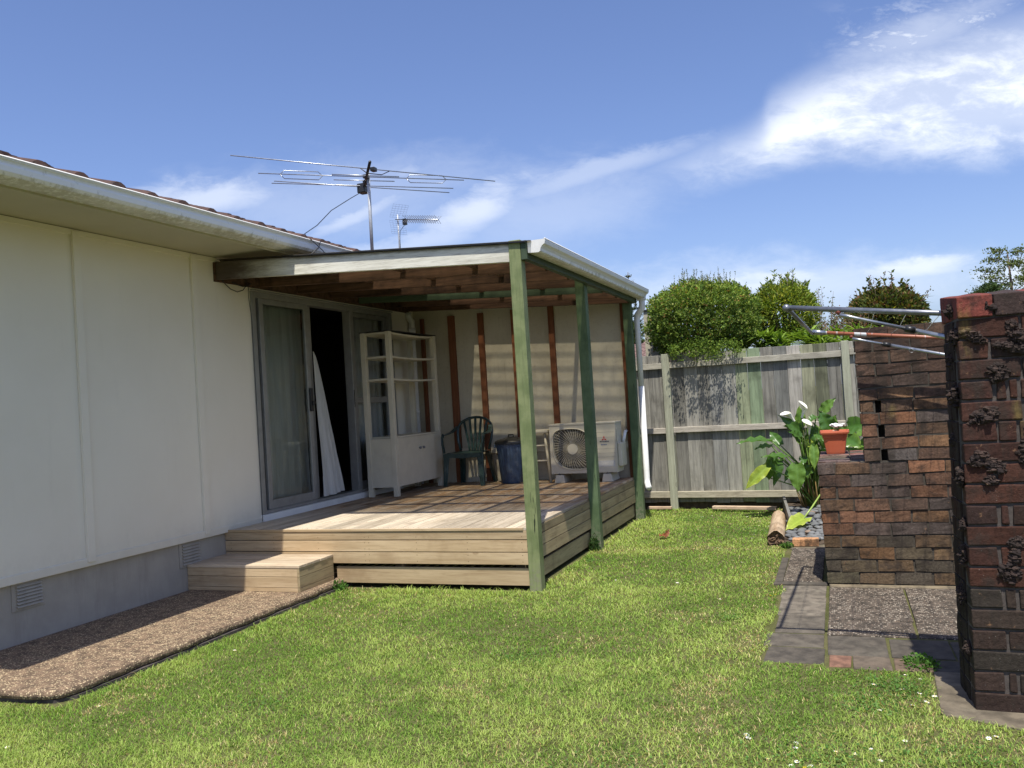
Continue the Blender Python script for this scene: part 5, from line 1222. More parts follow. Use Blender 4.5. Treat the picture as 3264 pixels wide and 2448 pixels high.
# norfolk pine
NP = thing('pine_tree', 'tall tiered pine showing between the downpipe and the round bush', 'tree', (-3.78, 40, 0))
b = MB(); b.tube([(-3.78, 40, 0), (-3.78, 40, 4), (-3.78, 40, 7.33)], [.16, .09, .015], 8); PP = []; DD = []
for k in range(17):
    z = 2.0 + k * .318; rl = .10 + (7.3 - z) * .27
    for i in range(6):
        a_ = i * math.pi / 3 + k * .4; e = np.array((math.cos(a_), math.sin(a_), 0)); p0 = np.array((-3.78, 40, z)); p1 = p0 + e * rl * .6 + [0, 0, rl * .12]; p2 = p0 + e * rl + [0, 0, rl * .5]
        b.tube([tuple(p0), tuple(p1), tuple(p2)], [.02, .015, .01], 4)
        for q in range(int(10 + rl * 100)):
            f = RNG.uniform(.12, 1.0); c_ = p0 + (p1 - p0) * f * 1.6 if f < .6 else p1 + (p2 - p1) * (f - .6) / .4
            PP.append(c_ + RNG.normal(size=3) * .025); DD.append(np.cross(e, [0, 0, 1]) * RNG.choice([-1, 1]) * .8 + [0, 0, .9] + e * .4)
b.build('trunk', MT['bark'], NP)
PP = np.array(PP); V, F, K = leaves(PP, np.array(DD), RNG.uniform(.08, .14, len(PP)) * np.clip((7.6 - PP[:, 2]) / 2.2, .35, 1), .030, pick([(.05, .075, .035), (.07, .10, .045), (.09, .115, .045)], len(PP)))
np_obj('foliage', V, F, K, MT['leaf'], parent=NP)
tree('tree', 'low dark green tree below the tiered pine, over the neighbouring roof', -3.2, 36, 4.3, 1.0, 12, [(.06, .09, .03), (.09, .12, .04)], ns=14, leafs=110, size=.14, z0=.4, clump=.5, flat=.7)
# neighbour's roof and chimney-like pillar
NH = thing('neighbour_house', 'neighbouring house whose brown wavy tiled roof shows over the fence by the downpipe', 'house', (-2.5, 31, 0))
b = MB(); b.box(-7, .6, 30, 35, 0, 2.5); b.build('wall', MT['clad'], NH)
b = MB()
for r in range(9):
    y0_ = 29.6 + r * .32; z0_ = 2.35 + r * .125; vs = []; fs = []; nn = 300
    for i in range(nn):
        x = -7.4 + i * 8.4 / nn; h = .028 * math.sin(i * 8.4 / nn / .26 * 2 * math.pi); vs += [(x, y0_, z0_ + h - .01), (x, y0_, z0_ + h + .03), (x, y0_ + .34, z0_ + .133 + h)]
    for i in range(nn - 1): fs += [(i * 3, i * 3 + 3, i * 3 + 4, i * 3 + 1), (i * 3 + 1, i * 3 + 4, i * 3 + 5, i * 3 + 2)]
    b.raw(vs, fs, random.random())
b.raw([(-7.4, 32.4, 3.47), (1.0, 32.4, 3.47), (1.0, 35.4, 2.3), (-7.4, 35.4, 2.3)], [(0, 1, 2, 3)], .5)
b.build('roof', m_plain('brown_roof_tile', (.17, .105, .09), .85, .15, 12, (.08, .05, .045), .4), NH)
CP = thing('pillar', 'pale rough concrete pillar with a thin dark cap behind the fence, left of the round bush', 'pillar', (2.86, 11.6, 0))
b = MB(); b.box(2.735, 2.985, 11.5, 11.75, 0, 2.585, .5); b.build('shaft', m_plain('pale_render', (.40, .37, .28), .9, .18, 18, (.20, .18, .12), .5, .8, 60), CP)
b = MB(); b.box(2.71, 3.0, 11.48, 11.77, 2.586, 2.606, .5); b.build('cap', MT['black'], CP)

# ------------------------------------------------------------------ arum lilies
AR = thing('arum_lily', 'large-leaved arum lily clump with white flowers and yellowing leaves against the fence', 'plant', (4.78, 10.3, .05))
def aleaf(base, tip, w, col, col2, nrm=(0, -1, .5), wav=.05, seed=0, stem=None):
    base, tip = np.array(base, float), np.array(tip, float); d = tip - base; L_ = np.linalg.norm(d); d /= L_; s_ = unit(np.cross(d, np.array(nrm, float))[None])[0]; u = np.cross(s_, d)
    V = []; K = []; nu, nv = 8, 14
    for j in range(nv + 1):
        t = j / nv; ww = w * .5 * (math.sin(math.pi * min(1, (t * .92 + .10)) ** .85)) ** .75 * (1.05 if t < .3 else 1) * (1 - t ** 5)
        for i in range(nu + 1):
            q = i / nu * 2 - 1; wv = wav * w * math.sin(t * 21 + seed + q * 2) * abs(q) ** 1.5
            back = -.10 * L_ * (abs(q) ** 1.5) * max(0, 1 - t * 3.2)
            V.append(base + d * (t * L_ + back) + s_ * q * ww + u * (abs(q) * ww * .35 + wv - .18 * L_ * t * t))
            e = abs(q) ** 3 * .5 + max(0, t - .6) * 1.0; k = np.clip(e, 0, 1); rib = 1.15 if i == nu // 2 else 1 - .10 * math.sin(t * 40 + abs(q) * 6)
            K.append((np.array(col) * (1 - k) + np.array(col2) * k) * rib)
    F = [(j * (nu + 1) + i, j * (nu + 1) + i + 1, (j + 1) * (nu + 1) + i + 1, (j + 1) * (nu + 1) + i) for j in range(nv) for i in range(nu)]
    return np.array(V), np.array(F), np.array(K)
G1, G2, YL, YG = (.075, .165, .032), (.135, .25, .045), (.55, .60, .08), (.28, .38, .055)
LV = []
root = lambda: (4.78 + RNG.normal() * .04, 10.25 + RNG.normal() * .05, .05)
spec = [((4.40, 9.95, .85), (4.06, 9.75, .925), .20, G1, G2, (0, -.3, 1)), ((4.33, 9.9, .57), (4.085, 9.80, .355), .17, YG, YL, (0, -1, .4)), ((4.655, 9.8, .60), (4.65, 9.72, .30), .22, G2, G2, (0, -1, .15)),
        ((4.95, 10.15, 1.15), (5.085, 10.1, 1.30), .15, G2, G2, (-.4, -1, .2)), ((4.72, 10.0, .93), (4.51, 9.9, 1.15), .14, G1, G1, (.3, -1, .3)), ((5.02, 10.0, .96), (4.92, 9.95, 1.17), .21, G1, G1, (.1, -1, .2)),
        ((4.40, 10.0, .79), (4.22, 9.9, .81), .15, G2, G1, (0, -.4, 1)), ((4.55, 9.95, .67), (4.30, 9.85, .735), .14, G1, G2, (0, -.4, 1)), ((5.03, 10.05, 1.0), (5.085, 10.0, 1.11), .11, G2, G2, (0, -1, .2)),
        ((4.84, 9.9, .78), (4.83, 9.8, .54), .13, G2, YG, (0, -1, .2)), ((4.45, 10.1, .64), (4.40, 10.0, .34), .15, G1, G1, (.5, -1, .2)), ((4.81, 9.95, .80), (4.74, 9.9, .86), .12, YG, YL, (0, -1, .6)),
        ((4.48, 10.1, .80), (4.36, 10.2, .98), .14, G1, G1, (0, -1, .5)), ((4.70, 9.9, .88), (4.62, 9.75, .98), .12, G1, G1, (0, -1, .8)), ((4.90, 10.0, .90), (4.95, 9.85, .86), .17, G1, G2, (0, -.6, 1)),
        ((4.88, 10.1, 1.10), (4.80, 10.0, 1.06), .12, G1, G1, (0, -.5, 1)), ((4.80, 10.2, .75), (4.92, 10.1, .62), .15, G1, G1, (0, -1, .3)), ((4.72, 10.0, .66), (4.72, 9.9, .60), .12, G1, G1, (0, -1, .3)),
        ((4.60, 10.1, .55), (4.50, 10.0, .40), .12, G1, G1, (0, -1, .3)), ((4.95, 10.2, .80), (5.02, 10.1, .70), .16, G2, G1, (0, -1, .3)), ((4.42, 10.15, .70), (4.30, 10.1, .55), .13, G1, G1, (.3, -1, .3))]
for k, (bs, tp, w, ca, cb_, nr) in enumerate(spec):
    V, F, K = aleaf(bs, tp, w * .80, ca, cb_, nr, .09, k); np_obj('leaf', V, F, K, MT['lily'], parent=AR, smooth=True)
for k in range(17):
    x0_, z0_ = 4.78 + RNG.normal() * .14, RNG.uniform(.45, 1.0); a_ = RNG.uniform(-1.1, 1.1); L_ = RNG.uniform(.16, .27)
    bs_ = (x0_, 10.1 + RNG.uniform(-.1, .12), z0_); tp_ = (x0_ + math.sin(a_) * L_ * .8, bs_[1] - .06, z0_ + math.cos(a_) * L_ * RNG.choice([1, 1, .2])); spec.append((bs_, tp_, RNG.uniform(.10, .15), None, None, None))
    V, F, K = aleaf(bs_, tp_, RNG.uniform(.10, .15), random.choice([G1, G2, (.13, .25, .045)]), random.choice([G2, G2, YG]), (RNG.normal() * .3, -1, RNG.uniform(.1, .7)), .08, k * 3.1); np_obj('leaf', V, F, K, MT['lily'], parent=AR, smooth=True)
b = MB()
for bs, *_ in spec:
    r0 = root(); m0 = ((r0[0] * .6 + bs[0] * .4), (r0[1] * .5 + bs[1] * .5), bs[2] * .62 + .05); b.tube([r0, m0, bs], [.012, .009, .006], 6, col=(.16, .27, .05))
b.build('stems', MT['lily'], AR)
b = MB()
for i in range(16):
    x = 4.76 + RNG.uniform(-.08, .10); b.tube([(x, 10.22, .03), (x - RNG.uniform(0, .10), 10.1, RNG.uniform(.25, .5))], [.012, .004], 5, col=random.choice([(.30, .17, .07), (.45, .30, .12), (.25, .24, .06)]))
b.build('withered_stems', MT['lily'], AR)
white_petal = m_plain('white_petal', (.80, .79, .68), .5, .03, 20)
def flower(parent, base, dirv, s_=.10, part='flower'):
    base = Vector(base); d = Vector(dirv).normalized(); x = d.cross(Vector((0, 1, 0))).normalized(); y = d.cross(x)
    b = MB()
    def f(u, v):
        t = u * 2 * math.pi; r = s_ * (.11 + .42 * v ** 2.6) * (1 + .5 * v * v * math.cos(t)); return tuple(base + d * (s_ * 1.35 * v * (1 + .22 * v * math.cos(t))) + (x * math.cos(t) + y * math.sin(t)) * r)
    b.grid(22, 9, f); o = b.build(part, white_petal, parent, org=WORLD[parent.name])
    b = MB(); b.tube([tuple(base + d * .01), tuple(base + d * s_ * .8)], [.006, .005], 6); b.build('spadix', m_plain('spadix_yellow', (.65, .40, .03), .6), o, org=WORLD[parent.name]); return o
for bs, dv, s_ in (((4.735, 9.95, 1.10), (.35, -.2, 1), .105), ((4.66, 9.98, 1.055), (-.5, -.3, .8), .10), ((4.80, 9.9, .92), (.1, -.4, 1), .10)):
    flower(AR, bs, dv, s_)
b = MB()
for tp in ((4.735, 9.95, 1.10), (4.66, 9.98, 1.055), (4.80, 9.9, .92)): b.tube([(4.78, 10.2, .05), (4.77 * .5 + tp[0] * .5, 10.08, tp[2] * .55), tp], [.009, .008, .007], 6, col=(.10, .12, .04))
b.build('flower_stalks', MT['lily'], AR)
A3 = thing('arum_lily', 'arum lily leaves spreading behind the orange pot beside the tall brick wall', 'plant', (5.35, 9.9, .05))
b = MB()
for k, (bs, tp, w) in enumerate([((5.20, 9.8, .98), (5.38, 9.6, 1.02), .20), ((5.28, 9.9, .90), (5.48, 9.8, .93), .2), ((5.18, 9.7, .86), (5.30, 9.5, .80), .18), ((5.30, 9.9, .82), (5.42, 9.7, .72), .2), ((5.14, 9.8, .95), (5.06, 9.6, .98), .12), ((5.24, 9.8, .76), (5.30, 9.6, .62), .18), ((5.4, 10, 1.0), (5.55, 9.9, 1.08), .18), ((5.12, 9.8, .80), (5.10, 9.6, .66), .15)]):
    V, F, K = aleaf(bs, tp, w, G2 if k % 2 else G1, YG if k in (2, 5) else G2, (0, -.6, 1) if k % 2 else (0, -1, .4), .07, k * 2); np_obj('leaf', V, F, K, MT['lily'], parent=A3, smooth=True)
    b.tube([(5.33, 9.95, .05), ((5.33 + bs[0]) / 2, 9.95, bs[2] * .6), bs], [.012, .009, .006], 6, col=(.16, .27, .05))
b.build('stems', MT['lily'], A3)

# orange pot with a bulb on the ledge
PO = thing('flower_pot', 'square orange-brown plastic flower pot standing on the brick ledge', 'pot', (5.075, 7.46, .885))
def sq(cx_, cy_, h, z, r=.18):
    pts = []
    for i in range(24):
        t = 2 * math.pi * i / 24; c_, s_ = math.cos(t), math.sin(t); k = h / (abs(c_) ** 9 + abs(s_) ** 9) ** (1 / 9); pts.append((cx_ + c_ * k, cy_ + s_ * k, z))
    return pts
b = MB(); prof = [(.0, .886), (.070, .886), (.073, .90), (.083, .965), (.089, 1.008), (.094, 1.016), (.099, 1.044), (.110, 1.046), (.113, 1.058), (.110, 1.072), (.101, 1.072), (.097, 1.058), (.092, 1.03), (.0, 1.03)]
vs = []; 
for h, z in prof: vs += sq(5.075, 7.46, max(h, .0005), z)
fs = [(i * 24 + k, i * 24 + (k + 1) % 24, (i + 1) * 24 + (k + 1) % 24, (i + 1) * 24 + k) for i in range(len(prof) - 1) for k in range(24)]
b.raw(vs, fs, .5, smooth=False); b.build('pot', MT['terracotta'], PO)
b = MB(); b.grid(12, 12, lambda u, v: (5.075 + (u - .5) * .188, 7.46 + (v - .5) * .188, 1.048 + .006 * math.sin(u * 23) * math.sin(v * 19 + 2))); b.build('soil', m_plain('potting_soil', (.22, .12, .075), .95, .35, 60, (.42, .30, .20), .5, 1, 90), PO)
ZB_ = .012
BU = thing('potted_flower', 'bulb with a low white bloom growing in the orange pot', 'flower', (5.085, 7.44, 1.036))
b = MB(); b.sphere((5.08, 7.41, 1.058), .022, 12, 8, (1.2, 1, .8), jit=.05); b.build('bulb', m_plain('bulb', (.50, .42, .30), .7, .2, 60), BU)
b = MB()
for i in range(26):
    t = RNG.uniform(0, 6.28); r_ = RNG.uniform(0, .036); z = 1.108 + RNG.uniform(-.012, .018); b.sphere((5.10 + r_ * math.cos(t) * 1.3, 7.42 + r_ * math.sin(t), z), RNG.uniform(.008, .015), 7, 5, (1.3, 1.2, .6), jit=.15)
b.build('bloom', m_plain('white_bloom', (.85, .85, .82), .6, .03, 20), BU)
b = MB()
for i in range(14):
    t = RNG.uniform(0, 6.28); b.tube([(5.095, 7.42, 1.05), (5.095 + .03 * math.cos(t), 7.42 + .03 * math.sin(t), 1.10)], [.003, .002], 4, col=(.25, .32, .08))
b.build('stalks', MT['lily'], BU)

# ------------------------------------------------------------------ log, planks, brick, pebbles
LG = thing('log', 'short thick weathered half-rotten log edging the pebble bed', 'log', (4.48, 8.95, 0))
logm = m_wood('log_bark', 'y', (.50, .38, .25), (.36, .25, .15), (.15, .10, .06), .6, .3, .1, .6, bump=.8)
b = MB(); n = 18; nk = 16; vs = []
for j in range(nk + 1):
    t = j / nk; cy_ = 8.22 + 1.45 * t; cx_ = 4.505 - .065 * t; r_ = .078 - .008 * t
    for i in range(n):
        a_ = 2 * math.pi * i / n; k = 1 + .09 * mn.noise(Vector((math.cos(a_) * 1.5, math.sin(a_) * 1.5, t * 6))) + .04 * math.sin(a_ * 5)
        endj = .02 * mn.noise(Vector((math.cos(a_) * 3, math.sin(a_) * 3, 1))) if j == 0 else 0
        vs.append((cx_ + math.cos(a_) * r_ * k, cy_ + endj, .055 + math.sin(a_) * r_ * k))
fs = [(j * n + i, j * n + (i + 1) % n, (j + 1) * n + (i + 1) % n, (j + 1) * n + i) for j in range(nk) for i in range(n)]
b.raw(vs, fs, .5, smooth=True); b.build('bark', logm, LG)
b = MB(); vs = []
for q in (1.0, .75, .5, .25):
    for i in range(n):
        a_ = 2 * math.pi * i / n; vs.append((4.505 + math.cos(a_) * .074 * q, 8.222 + (RNG.uniform(0, .03) if q < 1 else 0), .055 + math.sin(a_) * .074 * q))
vs.append((4.505, 8.245, .055)); fs = [(j * n + i, (j + 1) * n + i, (j + 1) * n + (i + 1) % n, j * n + (i + 1) % n) for j in range(3) for i in range(n)] + [(3 * n + i, 4 * n, 3 * n + (i + 1) % n) for i in range(n)]
b.raw(vs, fs, .5); b.build('end', m_plain('rotten_wood', (.16, .10, .06), .95, .5, 50, (.02, .014, .01), .9, 1, 60), LG)
b = MB(); b.box(4.375, 4.465, 9.72, 9.95, 0, .075, .5, jit=.004); o = b.build('brick', MT['brick'], label='reddish brick lying at the far end of the log', category='brick', bevel=.004)
o.data.attributes['tint'].data.foreach_set('color', np.tile([.38, .17, .10, 1], len(o.data.vertices)).astype(np.float32))
b = MB(); b.beam((4.60, 8.95, .10), (4.455, 10.45, .12), .03, .13); b.build('plank', MT['fence'], label='grey plank standing on edge behind the log beside the pebbles', category='plank', bevel=.003)
plkm = m_wood('pale_plank', 'x', (.62, .47, .33), (.50, .36, .25), (.22, .15, .10), .7, .4, .1, .4)
b = MB(); b.beam((3.62, 10.60, .045), (4.37, 10.40, .05), .07, .04); b.build('plank', plkm, label='long pale weathered plank lying under the fence, left of the log', category='plank', bevel=.006)
b = MB(); b.beam((2.80, 10.72, .035), (3.10, 10.69, .035), .06, .035); b.build('plank', plkm, label='short pale plank lying at the foot of the fence beside its left post', category='plank', bevel=.006)
b = MB(); b.box(4.652, 4.875, 8.105, 8.215, .014, .078, .5, (.62, .33, .16)); b.build('brick', MT['brick'], label='single tan brick lying at the near end of the pebble bed', category='brick', bevel=.004)
pm = m_plain('grey_pebble', (.125, .13, .13), .75, .14, 9, (.34, .33, .30), .25, .3, 90, tint=True)
b = MB()
rows = []
for k in range(420):
    y = 8.26 + RNG.random() * 2.0; xl = 4.60 - (y - 8.26) * .03; x = RNG.uniform(xl, 4.99 - max(0, 0)); r_ = RNG.uniform(.022, .042)
    if any((x - p[0]) ** 2 + (y - p[1]) ** 2 < (.72 * (r_ + p[2])) ** 2 for p in rows): continue
    rows.append((x, y, r_)); t = RNG.uniform(.8, 1.2); w_ = (.75, .72, .68) if RNG.random() < .07 else (t, t, t)
    if RNG.random() < .04: w_ = (1.9, 1.3, .9)
    b.sphere((x, y, .030 + .05 * (y - 8.22) / 2.45 + RNG.uniform(0, .02)), r_, 12, 8, (1.15, RNG.uniform(.8, 1.1), RNG.uniform(.5, .72)), col=w_, jit=.03)
b.build('pebbles', pm, org=(4.8, 9, 0), kind='stuff', label='rounded dark grey pebbles filling the bed between log and brick wall', category='pebbles')
FL = thing('fallen_leaf', 'broken yellow-green arum leaf on its pale stalk lying on the pebbles', 'leaf', (4.68, 8.95, .10))
V, F, K = aleaf((4.74, 9.02, .135), (4.57, 8.72, .105), .16, (.35, .45, .06), (.62, .66, .15), (.2, -.6, 1), .08, 3); np_obj('blade', V, F, K, MT['lily'], parent=FL, smooth=True)
b = MB(); b.tube([(4.72, 9.0, .13), (4.80, 9.15, .22), (4.885, 9.3, .33)], [.010, .009, .008], 6, col=(.42, .55, .14)); b.build('stalk', MT['lily'], FL)
V, F, K = aleaf((3.40, 8.56, .035), (3.36, 8.66, .05), .07, (.33, .11, .05), (.40, .16, .07), (0, -.3, 1), .2, 3)
V2, F2, K2 = aleaf((3.41, 8.57, .035), (3.46, 8.66, .09), .05, (.33, .12, .06), (.42, .2, .1), (1, -.3, .4), .2, 5)
np_obj('dry_leaf', np.concatenate([V, V2]), np.concatenate([F, F2 + len(V)]), np.concatenate([K, K2]), MT['lily'], org=(3.40, 8.6, .03), label='curled reddish-brown dry leaf lying alone on the lawn', category='leaf')

# weeds
def weed(label, c, rad, n, L_, cols=((.07, .16, .03), (.11, .22, .04))):
    T = thing('weed', label, 'weed', (c[0], c[1], 0)); d = sph(n); d[:, 2] = np.abs(d[:, 2])
    PP = np.array(c) * [1, 1, 0] + d * np.array(rad) * RNG.uniform(.2, 1, (n, 1)) ** .6
    V, F, K = leaves(PP, d + RNG.normal(size=(n, 3)) * .5, RNG.uniform(.7, 1.2, n) * L_, L_ * .7, pick(list(cols), n)); np_obj('leaves', V, F, K, MT['leaf'], parent=T)
    b = MB()
    for i in range(16): b.tube([(c[0], c[1], 0), tuple(PP[i])], .0018, 4, col=(.1, .16, .04))
    b.build('stems', MT['lily'], T)
weed('bright green weed at the corner of the box step', (1.17, 6.12, 0), (.075, .07, .085), 170, .026)
weed('dark creeping weed climbing the foot of the middle green post', (2.855, 7.955, 0), (.055, .05, .17), 420, .016, ((.04, .09, .025), (.06, .12, .03)))
weed('small weed beside the near end of the log', (4.60, 8.10, 0), (.06, .05, .05), 130, .022)
weed('low leafy weed by the corner of the paving near the brick wall end', (5.42, 4.78, 0), (.09, .12, .05), 260, .020)

# ------------------------------------------------------------------ lawn
def lawn():
    out = []
    rng = np.random.default_rng(3)
    def blocked(x, y):
        bl = (x < 1.185) & (y > 3.375) & (y < 6.76)
        bl |= (x < 2.84) & (y > 6.20) & (y < 10.1) & ~((y < 6.235) & (x < 0))
        bl |= (x < 0)
        ex = 4.655 + .02 * np.sin(y * 9) + .015 * np.sin(y * 23)
        bl |= (x > ex) & (y > 4.72) & (y < 8.2)
        bl |= (x > 4.60) & (y > 6.57) & (y < 8.2)
        bl |= (x > 4.96) & (y > 4.67)
        bl |= (x > 5.455 + .01 * np.sin(y * 40)) & (y > 4.10 - (x - 5.44) * .42)
        bl |= (x > 4.43) & (y > 8.2)
        bl |= y > 10.75
        return bl
    bands = [(1.9, 3.2, 15500, .0027), (3.2, 4.6, 11500, .0031), (4.6, 6.4, 7600, .0039), (6.4, 8.4, 5200, .005), (8.4, 10.8, 3800, .0063)]
    Vs = []; Fs = []; Ks = []; o = 0
    for y0, y1, dens, wd in bands:
        # only what lies inside or just beside the view
        xlo, xhi = max(0, 5.12 - (y1) * 1.35), min(7.0, 5.12 + y1 * .30 + .2)
        n = int(dens * (y1 - y0) * (xhi - xlo)); x = rng.uniform(xlo, xhi, n); y = rng.uniform(y0, y1, n); k = ~blocked(x, y) & (x > 5.12 - y * 1.32 - .2) & (x < 5.12 + y * .28 + .25)
        x, y = x[k], y[k]; n = len(x)
        pn = np.array([mn.noise(Vector((a * .9, c * .9, 0))) + .6 * mn.noise(Vector((a * 2.6, c * 2.6, 4))) + .45 * mn.noise(Vector((a * 7, c * 7, 8))) for a, c in zip(x.tolist(), y.tolist())])
        p2 = np.array([mn.noise(Vector((a * 1.7 + 20, c * 1.7, 3))) + .5 * mn.noise(Vector((a * 11, c * 11, 6))) for a, c in zip(x.tolist(), y.tolist())])
        dry = np.clip((p2 - .30) * 2.2, 0, .8)
        # worn strip and scalped edges
        for (cx_, cy_, rx, ry, am) in ((2.85, 6.72, .25, .18, .5), (3.85, 8.05, .55, .10, .95), (3.05, 7.9, .35, .14, .6), (4.56, 5.05, .12, .25, .9), (4.55, 6.9, .10, .8, .55), (5.35, 4.25, .25, .2, .5), (4.3, 3.3, .5, .3, .35), (1.75, 5.4, .5, .2, .25), (4.50, 8.1, .1, .3, .7)):
            q = ((x - cx_) / rx) ** 2 + ((y - cy_) / ry) ** 2; dry = np.maximum(dry, am * np.exp(-q * 1.2) * (0.7 + .6 * rng.random(n)))
        h = rng.uniform(.009, .021, n) * (1 + .35 * np.clip(pn, -1, 1)) * (1 - .45 * dry)
        edge = (((x > 1.2) & (x < 1.34) & (y > 3.3) & (y < 6.3)) | ((y > 6.02) & (y < 6.2) & (x > 1.1) & (x < 2.82)) | ((x > 2.84) & (x < 2.93) & (y > 6.3)) | ((y > 10.55)))
        h = np.where(edge & (rng.random(n) < .35), h * 1.9, h)
        a = rng.uniform(0, 2 * np.pi, n); lean = rng.uniform(.5, 1.8, n) * h; ln = lean
        dx, dy = np.cos(a), np.sin(a); sx, sy = -dy, dx
        w = wd * rng.uniform(.7, 1.3, n)
        z0 = np.zeros(n)
        b0 = np.stack([x - sx * w / 2, y - sy * w / 2, z0], 1); b1 = np.stack([x + sx * w / 2, y + sy * w / 2, z0], 1)
        mx_, my_ = x + dx * ln * .4, y + dy * ln * .4
        m0 = np.stack([mx_ - sx * w * .42, my_ - sy * w * .42, h * .65], 1); m1 = np.stack([mx_ + sx * w * .42, my_ + sy * w * .42, h * .65], 1)
        tp = np.stack([x + dx * ln * 1.15, y + dy * ln * 1.15, h * rng.uniform(.75, 1.0, n)], 1)
        V = np.stack([b0, b1, m1, m0, tp], 1).reshape(-1, 3); i = np.arange(n)[:, None] * 5 + o
        # two quads, the second one collapsed to the tip
        F = np.concatenate([i + np.array([[0, 1, 2]]), i + np.array([[0, 2, 3]]), i + np.array([[3, 2, 4]])], 0)
        g1 = np.array([.18, .31, .045]); g2 = np.array([.375, .465, .12]); g3 = np.array([.09, .18, .025]); st = np.array([.60, .53, .26]); br = np.array([.46, .31, .15])
        mixv = np.clip(.5 + pn * 1.1 + rng.normal(size=n) * .28, 0, 1)[:, None]
        C = g1 * (1 - mixv) + g2 * mixv; dk = (rng.random(n) < np.clip(.16 - .35 * pn, .03, .6))[:, None]; C = np.where(dk, g3, C)
        dm = (rng.random(n) < (.03 + .50 * dry))[:, None]; C = np.where(dm, np.where((rng.random(n) < .6)[:, None], st, br), C)
        C = C * rng.uniform(.85, 1.32, (n, 1))
        Vs.append(V); Fs.append(F); Ks.append(np.repeat(C, 5, 0)); o += n * 5
    V = np.concatenate(Vs); F = np.concatenate(Fs); K = np.concatenate(Ks)
    np_obj('grass', V, F, K, MT['gleaf'], kind='stuff', label='short mown sunlit lawn with straw-coloured patches', category='grass')
    print('blades', len(V) // 5)
lawn()

# daisies and buttercups: one of each built, the rest are copies
def daisy_mesh():
    b = MB()
    for i in range(11):
        t = 2 * math.pi * i / 11; c_, s_ = math.cos(t), math.sin(t); w_ = .0026
        b.raw([(0, 0, .001), (c_ * .006 - s_ * w_, s_ * .006 + c_ * w_, .002), (c_ * .0125, s_ * .0125, .0035), (c_ * .006 + s_ * w_, s_ * .006 - c_ * w_, .002)], [(0, 1, 2, 3)])
    return b
def flower_thing(label, cat, petal_col, eye, sc):
    T = thing(cat, label, cat, (4.3, 3.4, .034), 'daisies dotted in the lawn' if cat == 'daisy' else 'yellow flowers in the lawn')
    b = daisy_mesh(); b.v = [(p[0] * sc + 4.3, p[1] * sc + 3.4, p[2] * sc + .034) for p in b.v]; b.build('petals', m_plain(cat + '_petal', petal_col, .6, .02), T)
    b = MB(); b.sphere((4.3, 3.4, .036), .004 * sc, 8, 5, (1, 1, .5)); b.build('eye', m_plain(cat + '_eye', eye, .7), T)
    b = MB(); b.tube([(4.3, 3.4, .0), (4.3, 3.4, .034)], .0012, 4, col=(.15, .22, .05)); b.build('stalk', MT['lily'], T); return T
def dup(root, loc, rz, tilt):
    r = root.copy(); COL.objects.link(r); r.location = loc; r.rotation_euler = (tilt, tilt * .6, rz)
    for ch in list(root.children): c = ch.copy(); COL.objects.link(c); c.parent = r
    return r
DA = flower_thing('small white daisy in the mown lawn', 'daisy', (.85, .85, .82), (.7, .45, .04), 1.0)
DSP = [(5.34, 4.62), (5.4, 4.57), (5.19, 4.44), (5.31, 4.4), (5.38, 4.35), (5.44, 4.32), (5.4, 4.24), (5.34, 4.19), (5.22, 4.13), (5.2, 4.1), (5.28, 3.77), (4.87, 3.67), (4.87, 3.61), (4.97, 3.64), (5.02, 3.61), (5.09, 3.61), (4.77, 3.49), (4.86, 3.45), (4.88, 3.48), (4.93, 3.46), (4.85, 3.4), (5.18, 3.56), (5.19, 3.47), (4.67, 3.71), (4.68, 3.68), (5.15, 3.66), (5.59, 3.86), (5.62, 3.88),
       (4.07, 10.05), (4.08, 9.74), (4.23, 9.74), (4.25, 10.08), (4.26, 9.92), (4.34, 9.61), (4.36, 9.33), (4.25, 9.41), (4.23, 9.12), (4.25, 8.83), (4.25, 8.61), (4.34, 8.53), (4.13, 9.15), (4.36, 8.95), (4.0, 9.79), (4.2, 7.48), (4.28, 7.41), (3.35, 9.55), (3.34, 9.9), (3.55, 10.08), (3.57, 10.11), (3.56, 9.86), (3.66, 10.18), (3.38, 6.67), (3.88, 6.59), (3.9, 6.63), (4.26, 6.1), (2.99, 9.94), (3.99, 8.08), (1.4, 3.44), (1.46, 4.45), (1.41, 2.9)]
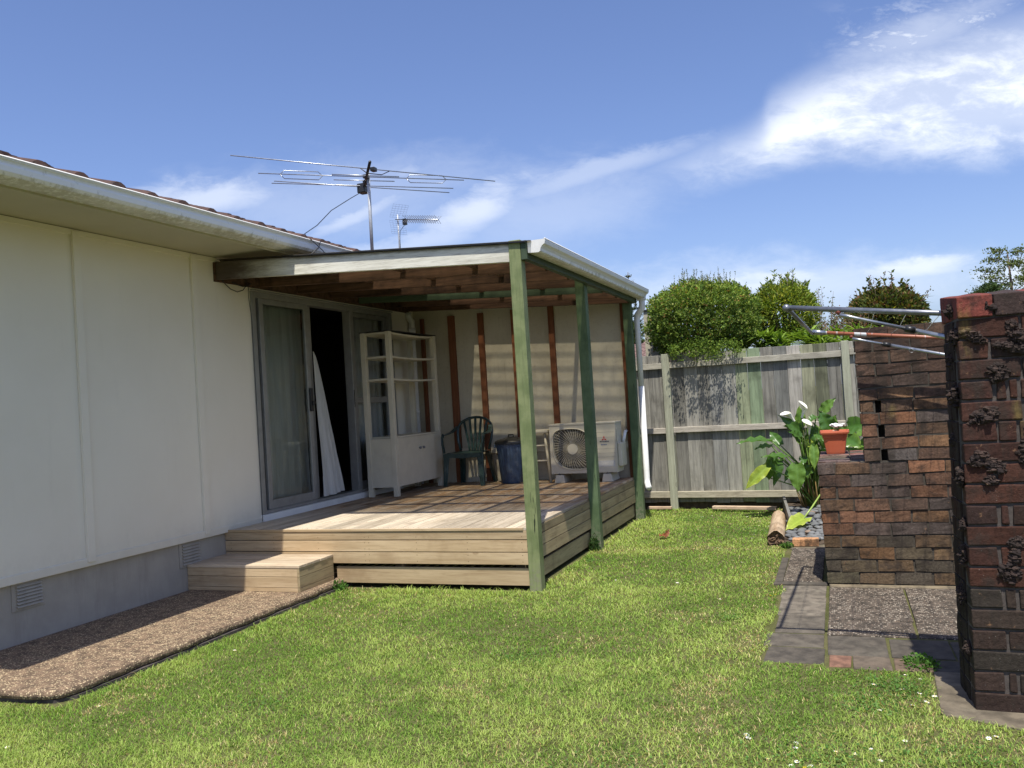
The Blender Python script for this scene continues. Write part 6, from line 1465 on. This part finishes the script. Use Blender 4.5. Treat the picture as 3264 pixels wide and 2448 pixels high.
for k, (x, y) in enumerate(DSP):
    o = DA if k == 0 else dup(DA, (0, 0, 0), 0, 0)
    s_ = random.uniform(.75, 1.1) if y > 4.4 else random.uniform(.85, 1.15)
    o.location = (x, y, random.uniform(.0, .006)); o.scale = (s_ * 1.0,) * 3; o.rotation_euler = (random.uniform(-.3, .1), random.uniform(-.2, .2), random.uniform(0, 6))
BC = flower_thing('small yellow flower in the mown lawn', 'buttercup', (.75, .60, .02), (.6, .42, .02), .8)
for k, (x, y) in enumerate([(4.49, 6.97), (4.59, 6.24), (4.62, 6.27), (3.91, 7.0), (4.01, 6.63), (4.91, 3.44)]):
    o = BC if k == 0 else dup(BC, (0, 0, 0), 0, 0)
    o.location = (x, y, random.uniform(0, .005)); o.rotation_euler = (random.uniform(-.3, .1), 0, random.uniform(0, 6))

# clover and flat broad leaves creeping through the lawn
PP = []
for (cx_, cy_, r_, n_) in ((5.30, 4.42, .16, 420), (5.15, 4.15, .12, 200), (4.95, 3.55, .28, 420), (5.40, 3.60, .22, 260), (4.25, 3.2, .25, 260), (3.3, 4.6, .16, 160), (4.4, 5.6, .10, 120), (4.25, 9.0, .28, 420), (3.5, 9.9, .3, 300), (2.3, 3.6, .2, 160), (2.98, 7.4, .07, 90)):
    q = RNG.normal(size=(n_, 2)) * r_ * .55; PP += [(cx_ + a_, cy_ + c_, RNG.uniform(.012, .024)) for a_, c_ in q if not ((cx_ + a_ > 5.44) and (cy_ + c_ > 4.0)) and not (cy_ + c_ > 4.68 and cx_ + a_ > 4.64 and cy_ < 8) and cx_ + a_ > 2.95 * (cy_ > 6.2)]
PP = np.array(PP); n = len(PP); DD = RNG.normal(size=(n, 3)) * np.array([1, 1, .15])
V, F, K = leaves(PP, DD, RNG.uniform(.008, .015, n), RNG.uniform(.008, .013, n), pick([(.13, .26, .06), (.09, .20, .045), (.18, .31, .08)], n), fold=.08)
np_obj('clover', V, F, K, MT['gleaf'], kind='stuff', label='clover leaves creeping through the mown lawn', category='clover')
